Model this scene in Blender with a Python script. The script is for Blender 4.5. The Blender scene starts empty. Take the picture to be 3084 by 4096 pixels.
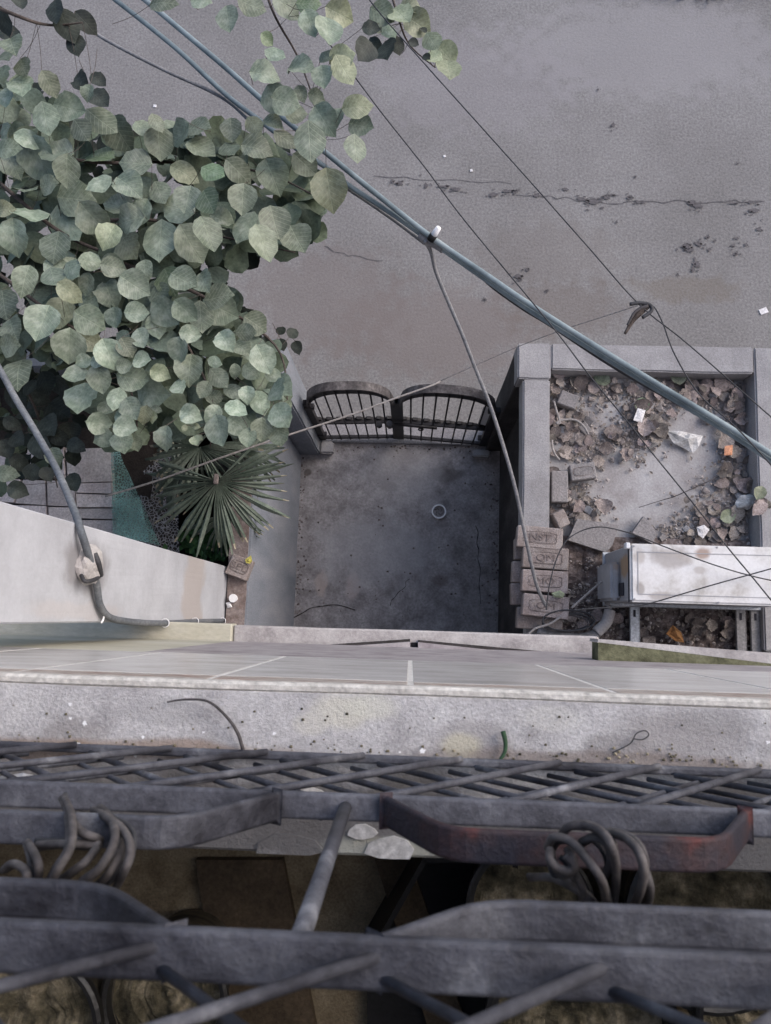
import bpy, bmesh, math, random
from mathutils import Vector, Matrix, noise as mnoise
random.seed(7)
R = random.Random(11)
SC = bpy.context.scene
COL = SC.collection
# ------------------------------------------------------------------ camera
F = 3081.0; H = 5.65
DN = Vector((98, 432, F)).normalized()
AX = Vector((1, .031, 0)); AX = (AX - AX.dot(DN) * DN).normalized()
AY = AX.cross(DN)
if AY.y > 0: AY = -AY
def W(px, py, z):
    """point of the photograph's sight line at height z"""
    v = Vector((px - 1542, py - 2048, F)); w = Vector((v.dot(AX), v.dot(AY), -v.dot(DN)))
    return w * ((z - H) / w.z) + Vector((0, 0, H))
def WX(px, py, x):
    v = Vector((px - 1542, py - 2048, F)); w = Vector((v.dot(AX), v.dot(AY), -v.dot(DN)))
    return w * (x / w.x) + Vector((0, 0, H))
def WY(px, py, y):
    v = Vector((px - 1542, py - 2048, F)); w = Vector((v.dot(AX), v.dot(AY), -v.dot(DN)))
    return w * (y / w.y) + Vector((0, 0, H))
cam = bpy.data.cameras.new('camera'); co = bpy.data.objects.new('camera', cam); COL.objects.link(co)
# camera axes in world coordinates (AX, AY, DN are world axes written in image space: x right, y down, z forward)
right = Vector((AX.x, AY.x, -DN.x)); down = Vector((AX.y, AY.y, -DN.y)); fwd = Vector((AX.z, AY.z, -DN.z))
m = Matrix((right, -down, -fwd)).transposed().to_4x4(); m.translation = Vector((0, 0, H))
co.matrix_world = m
cam.sensor_fit = 'VERTICAL'; cam.sensor_height = 6.0; cam.sensor_width = 4.5; cam.lens = 6 * F / 4096
cam.clip_start = .02; cam.clip_end = 200
cam.dof.use_dof = True; cam.dof.focus_distance = 3.9; cam.dof.aperture_fstop = 2.0
SC.camera = co
# ------------------------------------------------------------------ sky, sun, exposure
wd = bpy.data.worlds.new('World'); SC.world = wd; wd.use_nodes = True
nt = wd.node_tree; bg = nt.nodes['Background']
sky = nt.nodes.new('ShaderNodeTexSky'); sky.sky_type = 'NISHITA'; sky.sun_disc = False
sky.sun_elevation = math.radians(42); sky.sun_rotation = math.radians(62)
sky.air_density = 1.0; sky.dust_density = 3.0; sky.ozone_density = 1.0
nt.links.new(sky.outputs[0], bg.inputs[0]); bg.inputs[1].default_value = .15
sun = bpy.data.lights.new('sun', 'SUN'); sun.energy = .5; sun.angle = math.radians(60); sun.color = (.98, .965, 1)
so = bpy.data.objects.new('sun', sun); COL.objects.link(so)
sd = Vector((math.sin(math.radians(62)) * math.cos(math.radians(42)), math.cos(math.radians(62)) * math.cos(math.radians(42)), math.sin(math.radians(42))))
so.rotation_euler = (-sd).to_track_quat('-Z', 'Y').to_euler(); so.location = (0, 0, 12)
vs = SC.view_settings; vs.view_transform = 'Standard'; vs.look = 'None'; vs.gamma = 1; vs.exposure = 0.86
vs.use_curve_mapping = False
# ------------------------------------------------------------------ materials
MATS = {}
def M(name, cols, scale=6, rough=.85, bump=.25, bscale=90, spec=.25, rnd=0, metal=0, blobs=(), stretch=None, fine=.35, detail=9, trans=0):
    mt = bpy.data.materials.new(name); mt.use_nodes = True; t = mt.node_tree; n = t.nodes; l = t.links
    p = n['Principled BSDF']; p.inputs['Roughness'].default_value = rough; p.inputs['Metallic'].default_value = metal
    p.inputs['Specular IOR Level'].default_value = spec
    tc = n.new('ShaderNodeTexCoord'); src = tc.outputs['Object']
    if stretch:
        mp = n.new('ShaderNodeMapping'); mp.inputs['Scale'].default_value = stretch; l.new(src, mp.inputs[0]); src = mp.outputs[0]
    a = n.new('ShaderNodeTexNoise'); a.inputs['Scale'].default_value = scale; a.inputs['Detail'].default_value = detail; a.inputs['Roughness'].default_value = .62
    l.new(src, a.inputs['Vector'])
    r = n.new('ShaderNodeValToRGB'); l.new(a.outputs[0], r.inputs[0]); e = r.color_ramp.elements
    while len(e) < len(cols): e.new(.5)
    for i, c in enumerate(cols):
        e[i].position = .32 + .36 * i / max(1, len(cols) - 1); e[i].color = (*c, 1)
    b = n.new('ShaderNodeTexNoise'); b.inputs['Scale'].default_value = bscale; b.inputs['Detail'].default_value = 6; b.inputs['Roughness'].default_value = .7
    l.new(src, b.inputs['Vector'])
    mr = n.new('ShaderNodeMapRange'); mr.inputs[1].default_value = .3; mr.inputs[2].default_value = .7
    mr.inputs[3].default_value = 1 - fine; mr.inputs[4].default_value = 1 + fine; l.new(b.outputs[0], mr.inputs[0])
    mx = n.new('ShaderNodeMix'); mx.data_type = 'RGBA'; mx.blend_type = 'MULTIPLY'; mx.inputs[0].default_value = 1
    l.new(r.outputs[0], mx.inputs[6]); l.new(mr.outputs[0], mx.inputs[7]); c = mx.outputs[2]
    if blobs:
        ge = n.new('ShaderNodeNewGeometry'); bn = n.new('ShaderNodeTexNoise'); bn.inputs['Scale'].default_value = 9; bn.inputs['Detail'].default_value = 7
        l.new(ge.outputs['Position'], bn.inputs['Vector'])
        for (cx, cy, cz, rx, ry, rz, colr, st) in blobs:
            s = n.new('ShaderNodeVectorMath'); s.operation = 'SUBTRACT'; l.new(ge.outputs['Position'], s.inputs[0]); s.inputs[1].default_value = (cx, cy, cz)
            d = n.new('ShaderNodeVectorMath'); d.operation = 'DIVIDE'; l.new(s.outputs[0], d.inputs[0]); d.inputs[1].default_value = (rx, ry, rz)
            le = n.new('ShaderNodeVectorMath'); le.operation = 'LENGTH'; l.new(d.outputs[0], le.inputs[0])
            ad = n.new('ShaderNodeMath'); ad.operation = 'MULTIPLY_ADD'; l.new(bn.outputs[0], ad.inputs[0]); ad.inputs[1].default_value = 1.6; ad.inputs[2].default_value = -.8
            su = n.new('ShaderNodeMath'); su.operation = 'ADD'; l.new(le.outputs['Value'], su.inputs[0]); l.new(ad.outputs[0], su.inputs[1])
            m2 = n.new('ShaderNodeMapRange'); m2.interpolation_type = 'SMOOTHSTEP'; m2.inputs[1].default_value = 1.15; m2.inputs[2].default_value = .55
            m2.inputs[3].default_value = 0; m2.inputs[4].default_value = st; l.new(su.outputs[0], m2.inputs[0])
            q = n.new('ShaderNodeMix'); q.data_type = 'RGBA'; l.new(m2.outputs[0], q.inputs[0]); l.new(c, q.inputs[6]); q.inputs[7].default_value = (*colr, 1)
            c = q.outputs[2]
    if rnd:
        oi = n.new('ShaderNodeObjectInfo'); hs = n.new('ShaderNodeHueSaturation')
        m3 = n.new('ShaderNodeMapRange'); m3.inputs[3].default_value = 1 - rnd; m3.inputs[4].default_value = 1 + rnd
        l.new(oi.outputs['Random'], m3.inputs[0]); l.new(m3.outputs[0], hs.inputs['Value']); l.new(c, hs.inputs['Color'])
        w = n.new('ShaderNodeMath'); w.operation = 'MULTIPLY'; w.inputs[1].default_value = 7.31; l.new(oi.outputs['Random'], w.inputs[0])
        w2 = n.new('ShaderNodeMath'); w2.operation = 'FRACT'; l.new(w.outputs[0], w2.inputs[0])
        m4 = n.new('ShaderNodeMapRange'); m4.inputs[3].default_value = .5 - .06 * rnd; m4.inputs[4].default_value = .5 + .06 * rnd
        l.new(w2.outputs[0], m4.inputs[0]); l.new(m4.outputs[0], hs.inputs['Hue']); c = hs.outputs[0]
    l.new(c, p.inputs['Base Color'])
    if bump:
        bp = n.new('ShaderNodeBump'); bp.inputs['Strength'].default_value = bump; bp.inputs['Distance'].default_value = .004
        l.new(b.outputs[0], bp.inputs['Height']); l.new(bp.outputs[0], p.inputs['Normal'])
    MATS[name] = mt
    return mt
# stain centres on real surfaces
g = lambda px, py: W(px, py, 0)
sb = []
for (px, py, rx, ry, colr, st) in [(1740, 1330, .9, .42, (.185, .158, .15), .6), (1300, 1200, .7, .5, (.17, .145, .138), .5), (2200, 1010, .6, .3, (.16, .14, .13), .35), (2250, 1240, .5, .25, (.15, .125, .112), .45), (2750, 1160, .45, .12, (.155, .13, .105), .45), (2600, 200, 1.3, .5, (.27, .258, .262), .6), (1900, 330, .9, .5, (.255, .24, .25), .4)]:
    q = g(px, py); sb.append((q.x, q.y, 0, rx, ry, 1, colr, st))
asphalt = M('asphalt', [(.176, .168, .164), (.205, .196, .193), (.236, .228, .224)], scale=1.1, rough=.95, bump=.9, bscale=55, fine=.34, blobs=sb, detail=12)
cb = []
for (px, py, rx, ry, colr, st) in [(1450, 1600, .9, .3, (.17, .145, .135), .5), (1790, 1900, .14, .07, (.09, .08, .078), .6), (1560, 1950, .09, .04, (.12, .11, .105), .5), (1285, 2335, .05, .1, (.42, .35, .32), .6), (1410, 2340, .06, .11, (.42, .36, .35), .6), (1755, 2320, .07, .05, (.13, .10, .10), .6), (1230, 1890, .03, .03, (.06, .05, .045), .7), (1500, 2200, .5, .3, (.38, .38, .40), .5), (1620, 1900, .3, .3, (.40, .39, .40), .45)]:
    q = g(px, py); cb.append((q.x, q.y, 0, rx, ry, 1, colr, st))
yard = M('courtyard_concrete', [(.17, .158, .162), (.27, .256, .262), (.38, .362, .37)], scale=7, rough=.85, bump=.8, bscale=60, blobs=cb, fine=.3, detail=12)
plaster = M('wall_plaster', [(.23, .222, .228), (.30, .292, .30), (.36, .352, .358)], scale=4, rough=.92, bump=.6, bscale=130, fine=.22)
shadeplaster = M('painted_shade_render', [(.022, .02, .021), (.04, .037, .038), (.075, .07, .07)], scale=5, rough=.9, bump=.6, stretch=(1, 1, .4))  # deep shade on the lower wall and pillar, put into the colour
bluewall = M('blue_plaster', [(.175, .195, .225), (.235, .25, .285), (.30, .305, .335)], scale=3, rough=.9, bump=.4, stretch=(1, 1.5, .35), fine=.18)
dustmat = M('dusty_top', [(.16, .12, .11), (.22, .18, .17), (.29, .25, .24)], scale=18, rough=.95, bump=.8)
q1 = WX(350, 2270, -.955); q2 = WX(780, 2330, -.955); q3 = WX(330, 2430, -.955)
white = M('white_wall_paint', [(.39, .395, .425), (.455, .465, .50), (.51, .52, .555)], scale=3.5, rough=.8, bump=.3, bscale=60, fine=.05,
          blobs=[(q1.x, q1.y, q1.z, .5, .10, .16, (.22, .21, .215), .8), (q2.x, q2.y, q2.z, .5, .5, .18, (.42, .37, .345), .7), (q3.x, q3.y - .01, q3.z, .5, .03, .35, (.48, .44, .43), .4)])
cement = M('sill_cement', [(.30, .288, .295), (.46, .448, .458), (.55, .54, .548), (.68, .67, .655)], scale=8, rough=.95, bump=.9, bscale=190, fine=.24, detail=12,
           blobs=[(W(x, y, 4.5).x, W(x, y, 4.5).y, 4.5, rx, ry, .5, c, s) for (x, y, rx, ry, c, s) in
                  [(1370, 2850, .05, .03, (.6, .58, .5), .7), (1900, 2960, .06, .03, (.3, .28, .285), .6), (2700, 2960, .09, .04, (.32, .3, .3), .7), (1850, 2990, .03, .02, (.55, .52, .4), .7),
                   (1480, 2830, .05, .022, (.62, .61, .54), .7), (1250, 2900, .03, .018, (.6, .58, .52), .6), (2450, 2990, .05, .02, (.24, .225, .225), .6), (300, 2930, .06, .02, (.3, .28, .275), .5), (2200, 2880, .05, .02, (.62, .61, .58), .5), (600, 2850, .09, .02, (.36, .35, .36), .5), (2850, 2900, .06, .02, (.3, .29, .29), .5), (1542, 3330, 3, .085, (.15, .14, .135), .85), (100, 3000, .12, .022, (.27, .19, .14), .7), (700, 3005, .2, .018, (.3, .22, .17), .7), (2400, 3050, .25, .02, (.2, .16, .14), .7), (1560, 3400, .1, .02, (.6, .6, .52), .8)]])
tile = M('glazed_tile', [(.42, .395, .38), (.53, .51, .50), (.62, .60, .585)], scale=9, rough=.25, bump=.08, spec=.5, fine=.1, rnd=.1, stretch=(.6, 1, 1.6))
border = M('red_border', [(.30, .2, .17), (.36, .31, .28), (.42, .38, .36)], scale=22, rough=.6, bump=.5, stretch=(.5, 1, 1))
grout = M('grout', [(.5, .48, .46), (.6, .58, .56), (.66, .64, .62)], scale=30)
lipm = M('lip_cement', [(.42, .4, .38), (.52, .5, .47), (.6, .58, .55)], scale=20, rough=.9, bump=.6)
yellow = M('yellow_paint', [(.36, .345, .28), (.44, .42, .345), (.5, .485, .43)], scale=5, rough=.8, bump=.3, fine=.12, stretch=(.4, 1, 1))
moss = M('moss_plaster', [(.035, .035, .02), (.14, .14, .085), (.2, .2, .13)], scale=7, rough=.95, bump=.8)
slabm = M('slab_plaster', [(.27, .25, .25), (.4, .375, .37), (.48, .46, .45)], scale=9, rough=.9, bump=.6, fine=.2)
purple = M('grey_render', [(.22, .19, .2), (.33, .30, .31), (.4, .37, .37)], scale=9, rough=.6, bump=.3, fine=.12)
iron = M('painted_iron', [(.012, .012, .018), (.034, .035, .046), (.06, .062, .078), (.085, .088, .106), (.19, .195, .22)], scale=13, rough=.55, bump=.55, bscale=120, spec=.4, fine=.3, detail=12)
irontop = M('dusty_iron', [(.035, .036, .046), (.075, .077, .094), (.11, .113, .135), (.19, .195, .22)], scale=13, rough=.6, bump=.5, bscale=120, fine=.3, detail=12)
rust = M('rusty_iron', [(.022, .02, .03), (.028, .025, .036), (.045, .026, .03), (.12, .03, .026)], scale=13, rough=.6, bump=.5, bscale=150, spec=.35)
gatem = M('gate_iron', [(.012, .011, .013), (.03, .027, .03)], scale=20, rough=.5, bump=.3)
gatetop = M('pale_gate_paint', [(.03, .027, .028), (.085, .076, .078), (.17, .155, .155)], scale=16, rough=.6, bump=.4)  # paler, mottled version of the gate iron, mainly for the arch bands
brickm = M('brick_clay', [(.21, .172, .16), (.28, .24, .228), (.34, .305, .295)], scale=14, rough=.95, bump=.9, bscale=140, rnd=.18)
brickdark = M('brick_mark', [(.15, .125, .118), (.215, .182, .172)], scale=14, rough=.95, bump=.6)
greybrick = M('cement_block', [(.2, .19, .19), (.27, .25, .25)], scale=12, rough=.95, bump=.9, rnd=.12)
bedfloor = M('bed_floor', [(.26, .24, .24), (.36, .35, .355), (.42, .415, .425)], scale=4, rough=.9, bump=.4, detail=12, fine=.2)
rubble = M('rubble_soil', [(.045, .035, .032), (.13, .105, .1), (.25, .22, .215)], scale=22, rough=1, bump=1, bscale=80, detail=12)
dirtm = M('bed_dirt', [(.18, .155, .148), (.28, .25, .24), (.38, .355, .345)], scale=16, rough=1, bump=1, bscale=70)
chipm = M('chips', [(.2, .17, .16), (.32, .285, .27), (.44, .41, .4)], scale=25, rough=1, bump=.6)
fragm = M('brick_fragment', [(.22, .185, .172), (.31, .275, .26), (.38, .35, .34)], scale=2, rough=1, bump=.8, bscale=9, rnd=.25)
dryleaf = M('dry_leaf', [(.13, .11, .102), (.225, .192, .178), (.34, .295, .275)], scale=9, rough=.9, bump=.6, rnd=.5)
plastic = M('white_plastic', [(.78, .78, .8), (.84, .84, .86)], scale=10, rough=.5, bump=.1, fine=.04)
paper = M('paper', [(.6, .58, .58), (.72, .7, .7)], scale=12, rough=.8, bump=.3, rnd=.1)
foil = M('foil_wrap', [(.3, .3, .29), (.5, .49, .48), (.62, .61, .6)], scale=18, rough=.45, bump=.6)
acb = [(W(x, y, 2.2).x, W(x, y, 2.2).y, 2.2, rx, ry, .5, c, s) for (x, y, rx, ry, c, s) in
       [(2680, 2240, .12, .05, (.3, .26, .24), .6), (2810, 2215, .045, .035, (.3, .2, .15), .8), (2560, 2360, .02, .03, (.3, .27, .25), .7), (2640, 2385, .05, .02, (.34, .3, .28), .6), (2795, 2280, .03, .02, (.42, .38, .35), .6), (2560, 2230, .03, .04, (.4, .36, .33), .6)]]
acwhite = M('ac_enamel', [(.46, .44, .42), (.62, .61, .605), (.7, .695, .70), (.72, .72, .73)], scale=9, rough=.5, bump=.05, blobs=acb, fine=.08)
acgrey = M('ac_side', [(.3, .3, .32), (.38, .38, .4)], scale=9, rough=.6, bump=.1, fine=.1,
           blobs=[(.974, .27, 2.08, .1, .06, .1, (.36, .24, .14), .85)])
acdark = M('ac_vent', [(.03, .03, .04), (.05, .05, .06)], scale=9)
steel = M('zinc_bracket', [(.4, .42, .45), (.52, .54, .57)], scale=20, rough=.45, metal=.4, bump=.2)
cableblue = M('blue_cable', [(.13, .165, .18), (.21, .26, .28), (.30, .35, .365)], scale=6, rough=.55, bump=.1, fine=.1)
wallcab = M('slate_cable', [(.07, .08, .095), (.13, .14, .155), (.2, .205, .215)], scale=5, rough=.6, bump=.2)
cablegrey = M('grey_cable', [(.17, .17, .18), (.27, .265, .27)], scale=14, rough=.6, bump=.2)
cabledark = M('dark_cable', [(.03, .03, .035), (.065, .065, .07)], scale=14, rough=.6, bump=.2)
rope = M('pale_rope', [(.24, .22, .215), (.34, .32, .31)], scale=60, rough=.9, bump=.6)
wirebrown = M('old_wire', [(.035, .032, .034), (.075, .068, .07), (.15, .138, .135)], scale=16, rough=.7, bump=.3)
bark = M('bark', [(.05, .04, .035), (.11, .09, .08)], scale=20, rough=.95, bump=.9)
tan = M('balcony_floor', [(.09, .07, .045), (.18, .145, .095), (.25, .21, .145)], scale=9, rough=.95, bump=.7, bscale=150)
tandark = M('dark_board', [(.05, .038, .026), (.10, .075, .05)], scale=9, rough=.95, bump=.7)  # dark tone for the boards that fill dark shapes on the balcony floor
ochre = M('ochre_paint', [(.36, .26, .12), (.45, .33, .16)], scale=9, rough=.9, bump=.5)
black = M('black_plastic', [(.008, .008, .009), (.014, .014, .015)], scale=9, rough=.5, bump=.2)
soil = M('pot_soil', [(.02, .02, .015), (.12, .105, .07), (.36, .31, .22)], scale=13, rough=1, bump=1.0)
potm = M('pot_side', [(.03, .03, .025), (.09, .08, .06), (.15, .12, .08)], scale=8, rough=.7, bump=.6, stretch=(1, 1, 5))
potrim = M('pot_rim', [(.01, .01, .012), (.03, .03, .03)], scale=8, rough=.35, spec=.6)
greenm = M('green_strip', [(.03, .065, .035), (.05, .10, .055)], scale=20, rough=.7)
orange = M('orange_wrap', [(.5, .22, .12), (.6, .3, .18)], scale=14, rough=.6)
palmm = M('palm_green', [(.07, .095, .075), (.12, .15, .12), (.18, .205, .17)], scale=9, rough=.5, spec=.4, bump=.2)
palmtip = M('palm_dry', [(.3, .27, .2), (.42, .39, .31)], scale=9)
shrubm = M('shrub_green', [(.02, .06, .02), (.04, .12, .035), (.07, .17, .05)], scale=9, rough=.6, rnd=.3)
stonem = M('pink_stone', [(.4, .34, .33), (.56, .51, .5), (.68, .64, .63)], scale=5, rough=.85, bump=.5, rnd=.25)
soilm = M('dark_soil', [(.03, .025, .022), (.06, .05, .045)], scale=9, rough=1, bump=1)
curbm = M('pale_step', [(.22, .21, .22), (.31, .3, .31)], scale=7, rough=.9, bump=.5)
crackm = M('crack_shadow', [(.03, .026, .025), (.055, .05, .05)], scale=20)
wetm = M('oil_stain', [(.085, .078, .082), (.12, .11, .114)], scale=30, rough=.8)
weedm = M('weed', [(.02, .035, .02), (.05, .07, .035)], scale=9)
def leafmat(name, c1, c2, c3, rough=.5, spec=.4, vein=.38):
    mt = M(name, [c1, c2, c3], scale=2.6, rough=rough, bump=0, rnd=.3, spec=spec, bscale=11, fine=.3)
    t = mt.node_tree; n = t.nodes; l = t.links; p = n['Principled BSDF']
    tc = n.new('ShaderNodeTexCoord'); s = n.new('ShaderNodeSeparateXYZ'); l.new(tc.outputs['Object'], s.inputs[0])
    ab = n.new('ShaderNodeMath'); ab.operation = 'ABSOLUTE'; l.new(s.outputs['Y'], ab.inputs[0])
    mu = n.new('ShaderNodeMath'); mu.operation = 'MULTIPLY_ADD'; l.new(ab.outputs[0], mu.inputs[0]); mu.inputs[1].default_value = -.8; l.new(s.outputs['X'], mu.inputs[2])
    f = n.new('ShaderNodeMath'); f.operation = 'PINGPONG'; l.new(mu.outputs[0], f.inputs[0]); f.inputs[1].default_value = .065
    v = n.new('ShaderNodeMapRange'); l.new(f.outputs[0], v.inputs[0]); v.inputs[1].default_value = 0; v.inputs[2].default_value = .016; v.inputs[3].default_value = .0; v.inputs[4].default_value = 1
    mid = n.new('ShaderNodeMapRange'); l.new(ab.outputs[0], mid.inputs[0]); mid.inputs[1].default_value = 0; mid.inputs[2].default_value = .02; mid.inputs[3].default_value = 0; mid.inputs[4].default_value = 1
    mi = n.new('ShaderNodeMath'); mi.operation = 'MINIMUM'; l.new(v.outputs[0], mi.inputs[0]); l.new(mid.outputs[0], mi.inputs[1])
    src = p.inputs['Base Color'].links[0].from_socket
    mx = n.new('ShaderNodeMix'); mx.data_type = 'RGBA'; mx.blend_type = 'MIX'
    m5 = n.new('ShaderNodeMapRange'); l.new(mi.outputs[0], m5.inputs[0]); m5.inputs[3].default_value = vein; m5.inputs[4].default_value = 0
    l.new(m5.outputs[0], mx.inputs[0]); l.new(src, mx.inputs[6]); mx.inputs[7].default_value = (.3, .34, .24, 1)
    l.new(mx.outputs[2], p.inputs['Base Color'])
    bp = n.new('ShaderNodeBump'); bp.inputs['Strength'].default_value = .2; bp.inputs['Distance'].default_value = .01
    l.new(mi.outputs[0], bp.inputs['Height']); l.new(bp.outputs[0], p.inputs['Normal'])
    return mt
lf_pale = leafmat('leaf_dusty', (.12, .158, .112), (.19, .232, .172), (.28, .315, .25))
lf_mid = leafmat('leaf_mid', (.085, .108, .07), (.13, .155, .11), (.18, .205, .155))
lf_yel = leafmat('leaf_yellowing', (.15, .175, .105), (.215, .24, .155), (.27, .29, .2))
lf_green = leafmat('leaf_fresh', (.075, .11, .055), (.11, .15, .085), (.15, .185, .125))
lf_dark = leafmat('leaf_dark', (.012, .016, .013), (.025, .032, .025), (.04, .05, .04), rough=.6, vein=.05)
# ------------------------------------------------------------------ mesh helpers
def tag(o, label=None, cat=None, group=None, kind=None):
    if label: o['label'] = label
    if cat: o['category'] = cat
    if group: o['group'] = group
    if kind: o['kind'] = kind
    return o
def thing(name, label, cat, loc=(0, 0, 0), group=None):
    o = bpy.data.objects.new(name, None); COL.objects.link(o); o.location = loc; o.empty_display_size = .1
    return tag(o, label, cat, group)
def link(name, me, mat, parent=None, smooth=False):
    o = bpy.data.objects.new(name, me); COL.objects.link(o)
    if mat: me.materials.append(mat)
    if smooth:
        me.polygons.foreach_set('use_smooth', [True] * len(me.polygons))
    if parent:
        o.parent = parent; 
        loc = Vector(parent.location); pp = parent.parent
        while pp: loc = loc if parent.type == 'MESH' else loc + Vector(pp.location); pp = pp.parent
        if parent.type == 'EMPTY': o.matrix_parent_inverse = Matrix.Translation(parent.location).inverted()
        elif parent.location.length > 0: o.matrix_parent_inverse = Matrix.Translation(parent.location).inverted()
    return o
def mesh(name, v, f, mat, parent=None, smooth=False):
    me = bpy.data.meshes.new(name); me.from_pydata([tuple(p) for p in v], [], f); me.update()
    return link(name, me, mat, parent, smooth)
def boxdata(x0, x1, y0, y1, z0, z1, bev=0, jit=0, seed=0, cuts=0):
    bm = bmesh.new(); bmesh.ops.create_cube(bm, size=1)
    for v in bm.verts:
        v.co = Vector((x0 if v.co.x < 0 else x1, y0 if v.co.y < 0 else y1, z0 if v.co.z < 0 else z1))
    if bev: bmesh.ops.bevel(bm, geom=bm.edges[:], offset=bev, segments=2 if bev > .006 else 1, affect='EDGES', clamp_overlap=True)
    if cuts: bmesh.ops.subdivide_edges(bm, edges=bm.edges[:], cuts=cuts, use_grid_fill=True)
    if jit:
        for v in bm.verts:
            n = mnoise.noise_vector(v.co * (1.2 / max(.02, min(.25, abs(x1 - x0)))) + Vector((seed, 0, seed * .7)))
            v.co += n * jit
    me = bpy.data.meshes.new('m'); bm.to_mesh(me); bm.free(); return me
def box(name, x0, x1, y0, y1, z0, z1, mat, parent=None, bev=.003, jit=0, seed=0, cuts=0):
    me = boxdata(x0, x1, y0, y1, z0, z1, bev, jit, seed, cuts); me.name = name
    return link(name, me, mat, parent)
def spline(pts, n=6, closed=False):
    P = [Vector(p) for p in pts]
    if len(P) < 3 and not closed: return P
    out = []; N = len(P); rng = range(N if closed else N - 1)
    for i in rng:
        a = P[(i - 1) % N] if closed or i > 0 else P[0]; b = P[i]; c = P[(i + 1) % N]; d = P[(i + 2) % N] if closed or i + 2 < N else P[-1]
        for k in range(n):
            t = k / n
            out.append(.5 * ((2 * b) + (c - a) * t + (2 * a - 5 * b + 4 * c - d) * t * t + (3 * b - a - 3 * c + d) * t ** 3))
    if not closed: out.append(P[-1])
    return out
def tubedata(pts, r, seg=8, closed=False, V=None, Fc=None, n=6, smooth=True):
    V = [] if V is None else V; Fc = [] if Fc is None else Fc
    P = spline(pts, n, closed) if smooth else [Vector(p) for p in pts]
    N = len(P); base = len(V); up = Vector((0, 0, 1)); prev = None
    for i, p in enumerate(P):
        a = P[(i - 1) % N] if (closed or i) else P[0]; b = P[(i + 1) % N] if (closed or i < N - 1) else P[-1]
        t = (b - a).normalized()
        if prev is None:
            s = t.cross(up)
            if s.length < .1: s = t.cross(Vector((0, 1, 0)))
            s.normalize()
        else:
            s = (prev - prev.dot(t) * t).normalized()
        prev = s; u = s.cross(t)
        rr = r if not isinstance(r, (list, tuple)) else r[0] + (r[1] - r[0]) * i / (N - 1)
        for k in range(seg):
            an = 2 * math.pi * k / seg; V.append(p + (s * math.cos(an) + u * math.sin(an)) * rr)
    for i in range(N if closed else N - 1):
        for k in range(seg):
            a = base + i * seg + k; b = base + i * seg + (k + 1) % seg; c = base + ((i + 1) % N) * seg + (k + 1) % seg; d = base + ((i + 1) % N) * seg + k
            Fc.append((a, b, c, d))
    if not closed:
        Fc.append(tuple(base + k for k in reversed(range(seg)))); Fc.append(tuple(base + (N - 1) * seg + k for k in range(seg)))
    return V, Fc
def tube(name, pts, r, mat, parent=None, seg=8, closed=False, n=6, smooth=True):
    V, Fc = tubedata(pts, r, seg, closed, n=n, smooth=smooth); return mesh(name, V, Fc, mat, parent, True)
def prism(name, poly, z0, z1, mat, parent=None):
    """poly: list of xy(z) points, extruded between heights z0 and z1"""
    n = len(poly); V = [(p[0], p[1], z0) for p in poly] + [(p[0], p[1], z1) for p in poly]
    ar = sum(poly[i][0] * poly[(i + 1) % n][1] - poly[(i + 1) % n][0] * poly[i][1] for i in range(n))
    if ar < 0: V = [(p[0], p[1], z0) for p in reversed(poly)] + [(p[0], p[1], z1) for p in reversed(poly)]
    Fc = [tuple(range(n))[::-1], tuple(range(n, 2 * n))] + [(i, (i + 1) % n, n + (i + 1) % n, n + i) for i in range(n)]
    return mesh(name, V, Fc, mat, parent)
def cyl(name, c, r, z0, z1, mat, parent=None, seg=24, prof=None):
    prof = prof or [(0, z0), (r, z0), (r, z1), (0, z1)]
    V = []; Fc = []
    for (rr, z) in prof:
        for k in range(seg):
            a = 2 * math.pi * k / seg; V.append((c[0] + rr * math.cos(a), c[1] + rr * math.sin(a), z))
    for i in range(len(prof) - 1):
        for k in range(seg):
            Fc.append((i * seg + k, i * seg + (k + 1) % seg, (i + 1) * seg + (k + 1) % seg, (i + 1) * seg + k))
    return mesh(name, V, Fc, mat, parent, False)
def PP(lst, z): return [W(x, y, z) for (x, y) in lst]

# ================================================================== SETTING
ground = mesh('road', [(-40, -40, 0), (40, -40, 0), (40, 60, 0), (-40, 60, 0)], [(0, 1, 2, 3)], asphalt); tag(ground, kind='structure')
yd = box('courtyard_floor', -.95, .70, -.6, 1.30, -.02, .012, yard, bev=0); tag(yd, kind='structure')
cur = box('gate_threshold', -.70, .53, 1.30, 1.45, -.02, .03, curbm, bev=.006, jit=.003, cuts=3); tag(cur, kind='structure')
def ribbon(V, Fc, pts, w, z):
    b = len(V); P = spline(pts, 4)
    for i, p in enumerate(P):
        t = (P[min(i + 1, len(P) - 1)] - P[max(i - 1, 0)]).normalized(); s = Vector((-t.y, t.x, 0)) * w * (.5 + abs(mnoise.noise(p * 30)) * 1.6)
        V += [(p.x + s.x, p.y + s.y, z), (p.x - s.x, p.y - s.y, z)]
    for i in range(len(P) - 1): Fc.append((b + 2 * i, b + 2 * i + 1, b + 2 * i + 3, b + 2 * i + 2))
def jag(a, b, n, amp):
    a = Vector(a); b = Vector(b)
    return [a.lerp(b, i / n) + Vector((R.uniform(-amp, amp), R.uniform(-amp, amp), 0)) for i in range(n + 1)]
V = []; Fc = []
ribbon(V, Fc, jag(g(2050, 780), g(2500, 810), 12, .02), .003, .004)
ribbon(V, Fc, jag(g(2500, 810), g(3050, 805), 14, .015), .004, .004)
ribbon(V, Fc, jag(g(1500, 705), g(2050, 735), 14, .012), .0025, .004)
ribbon(V, Fc, jag(g(1290, 990), g(1530, 1050), 9, .02), .003, .004)
mesh('crack', V, Fc, wetm, ground)
V = []; Fc = []
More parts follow.
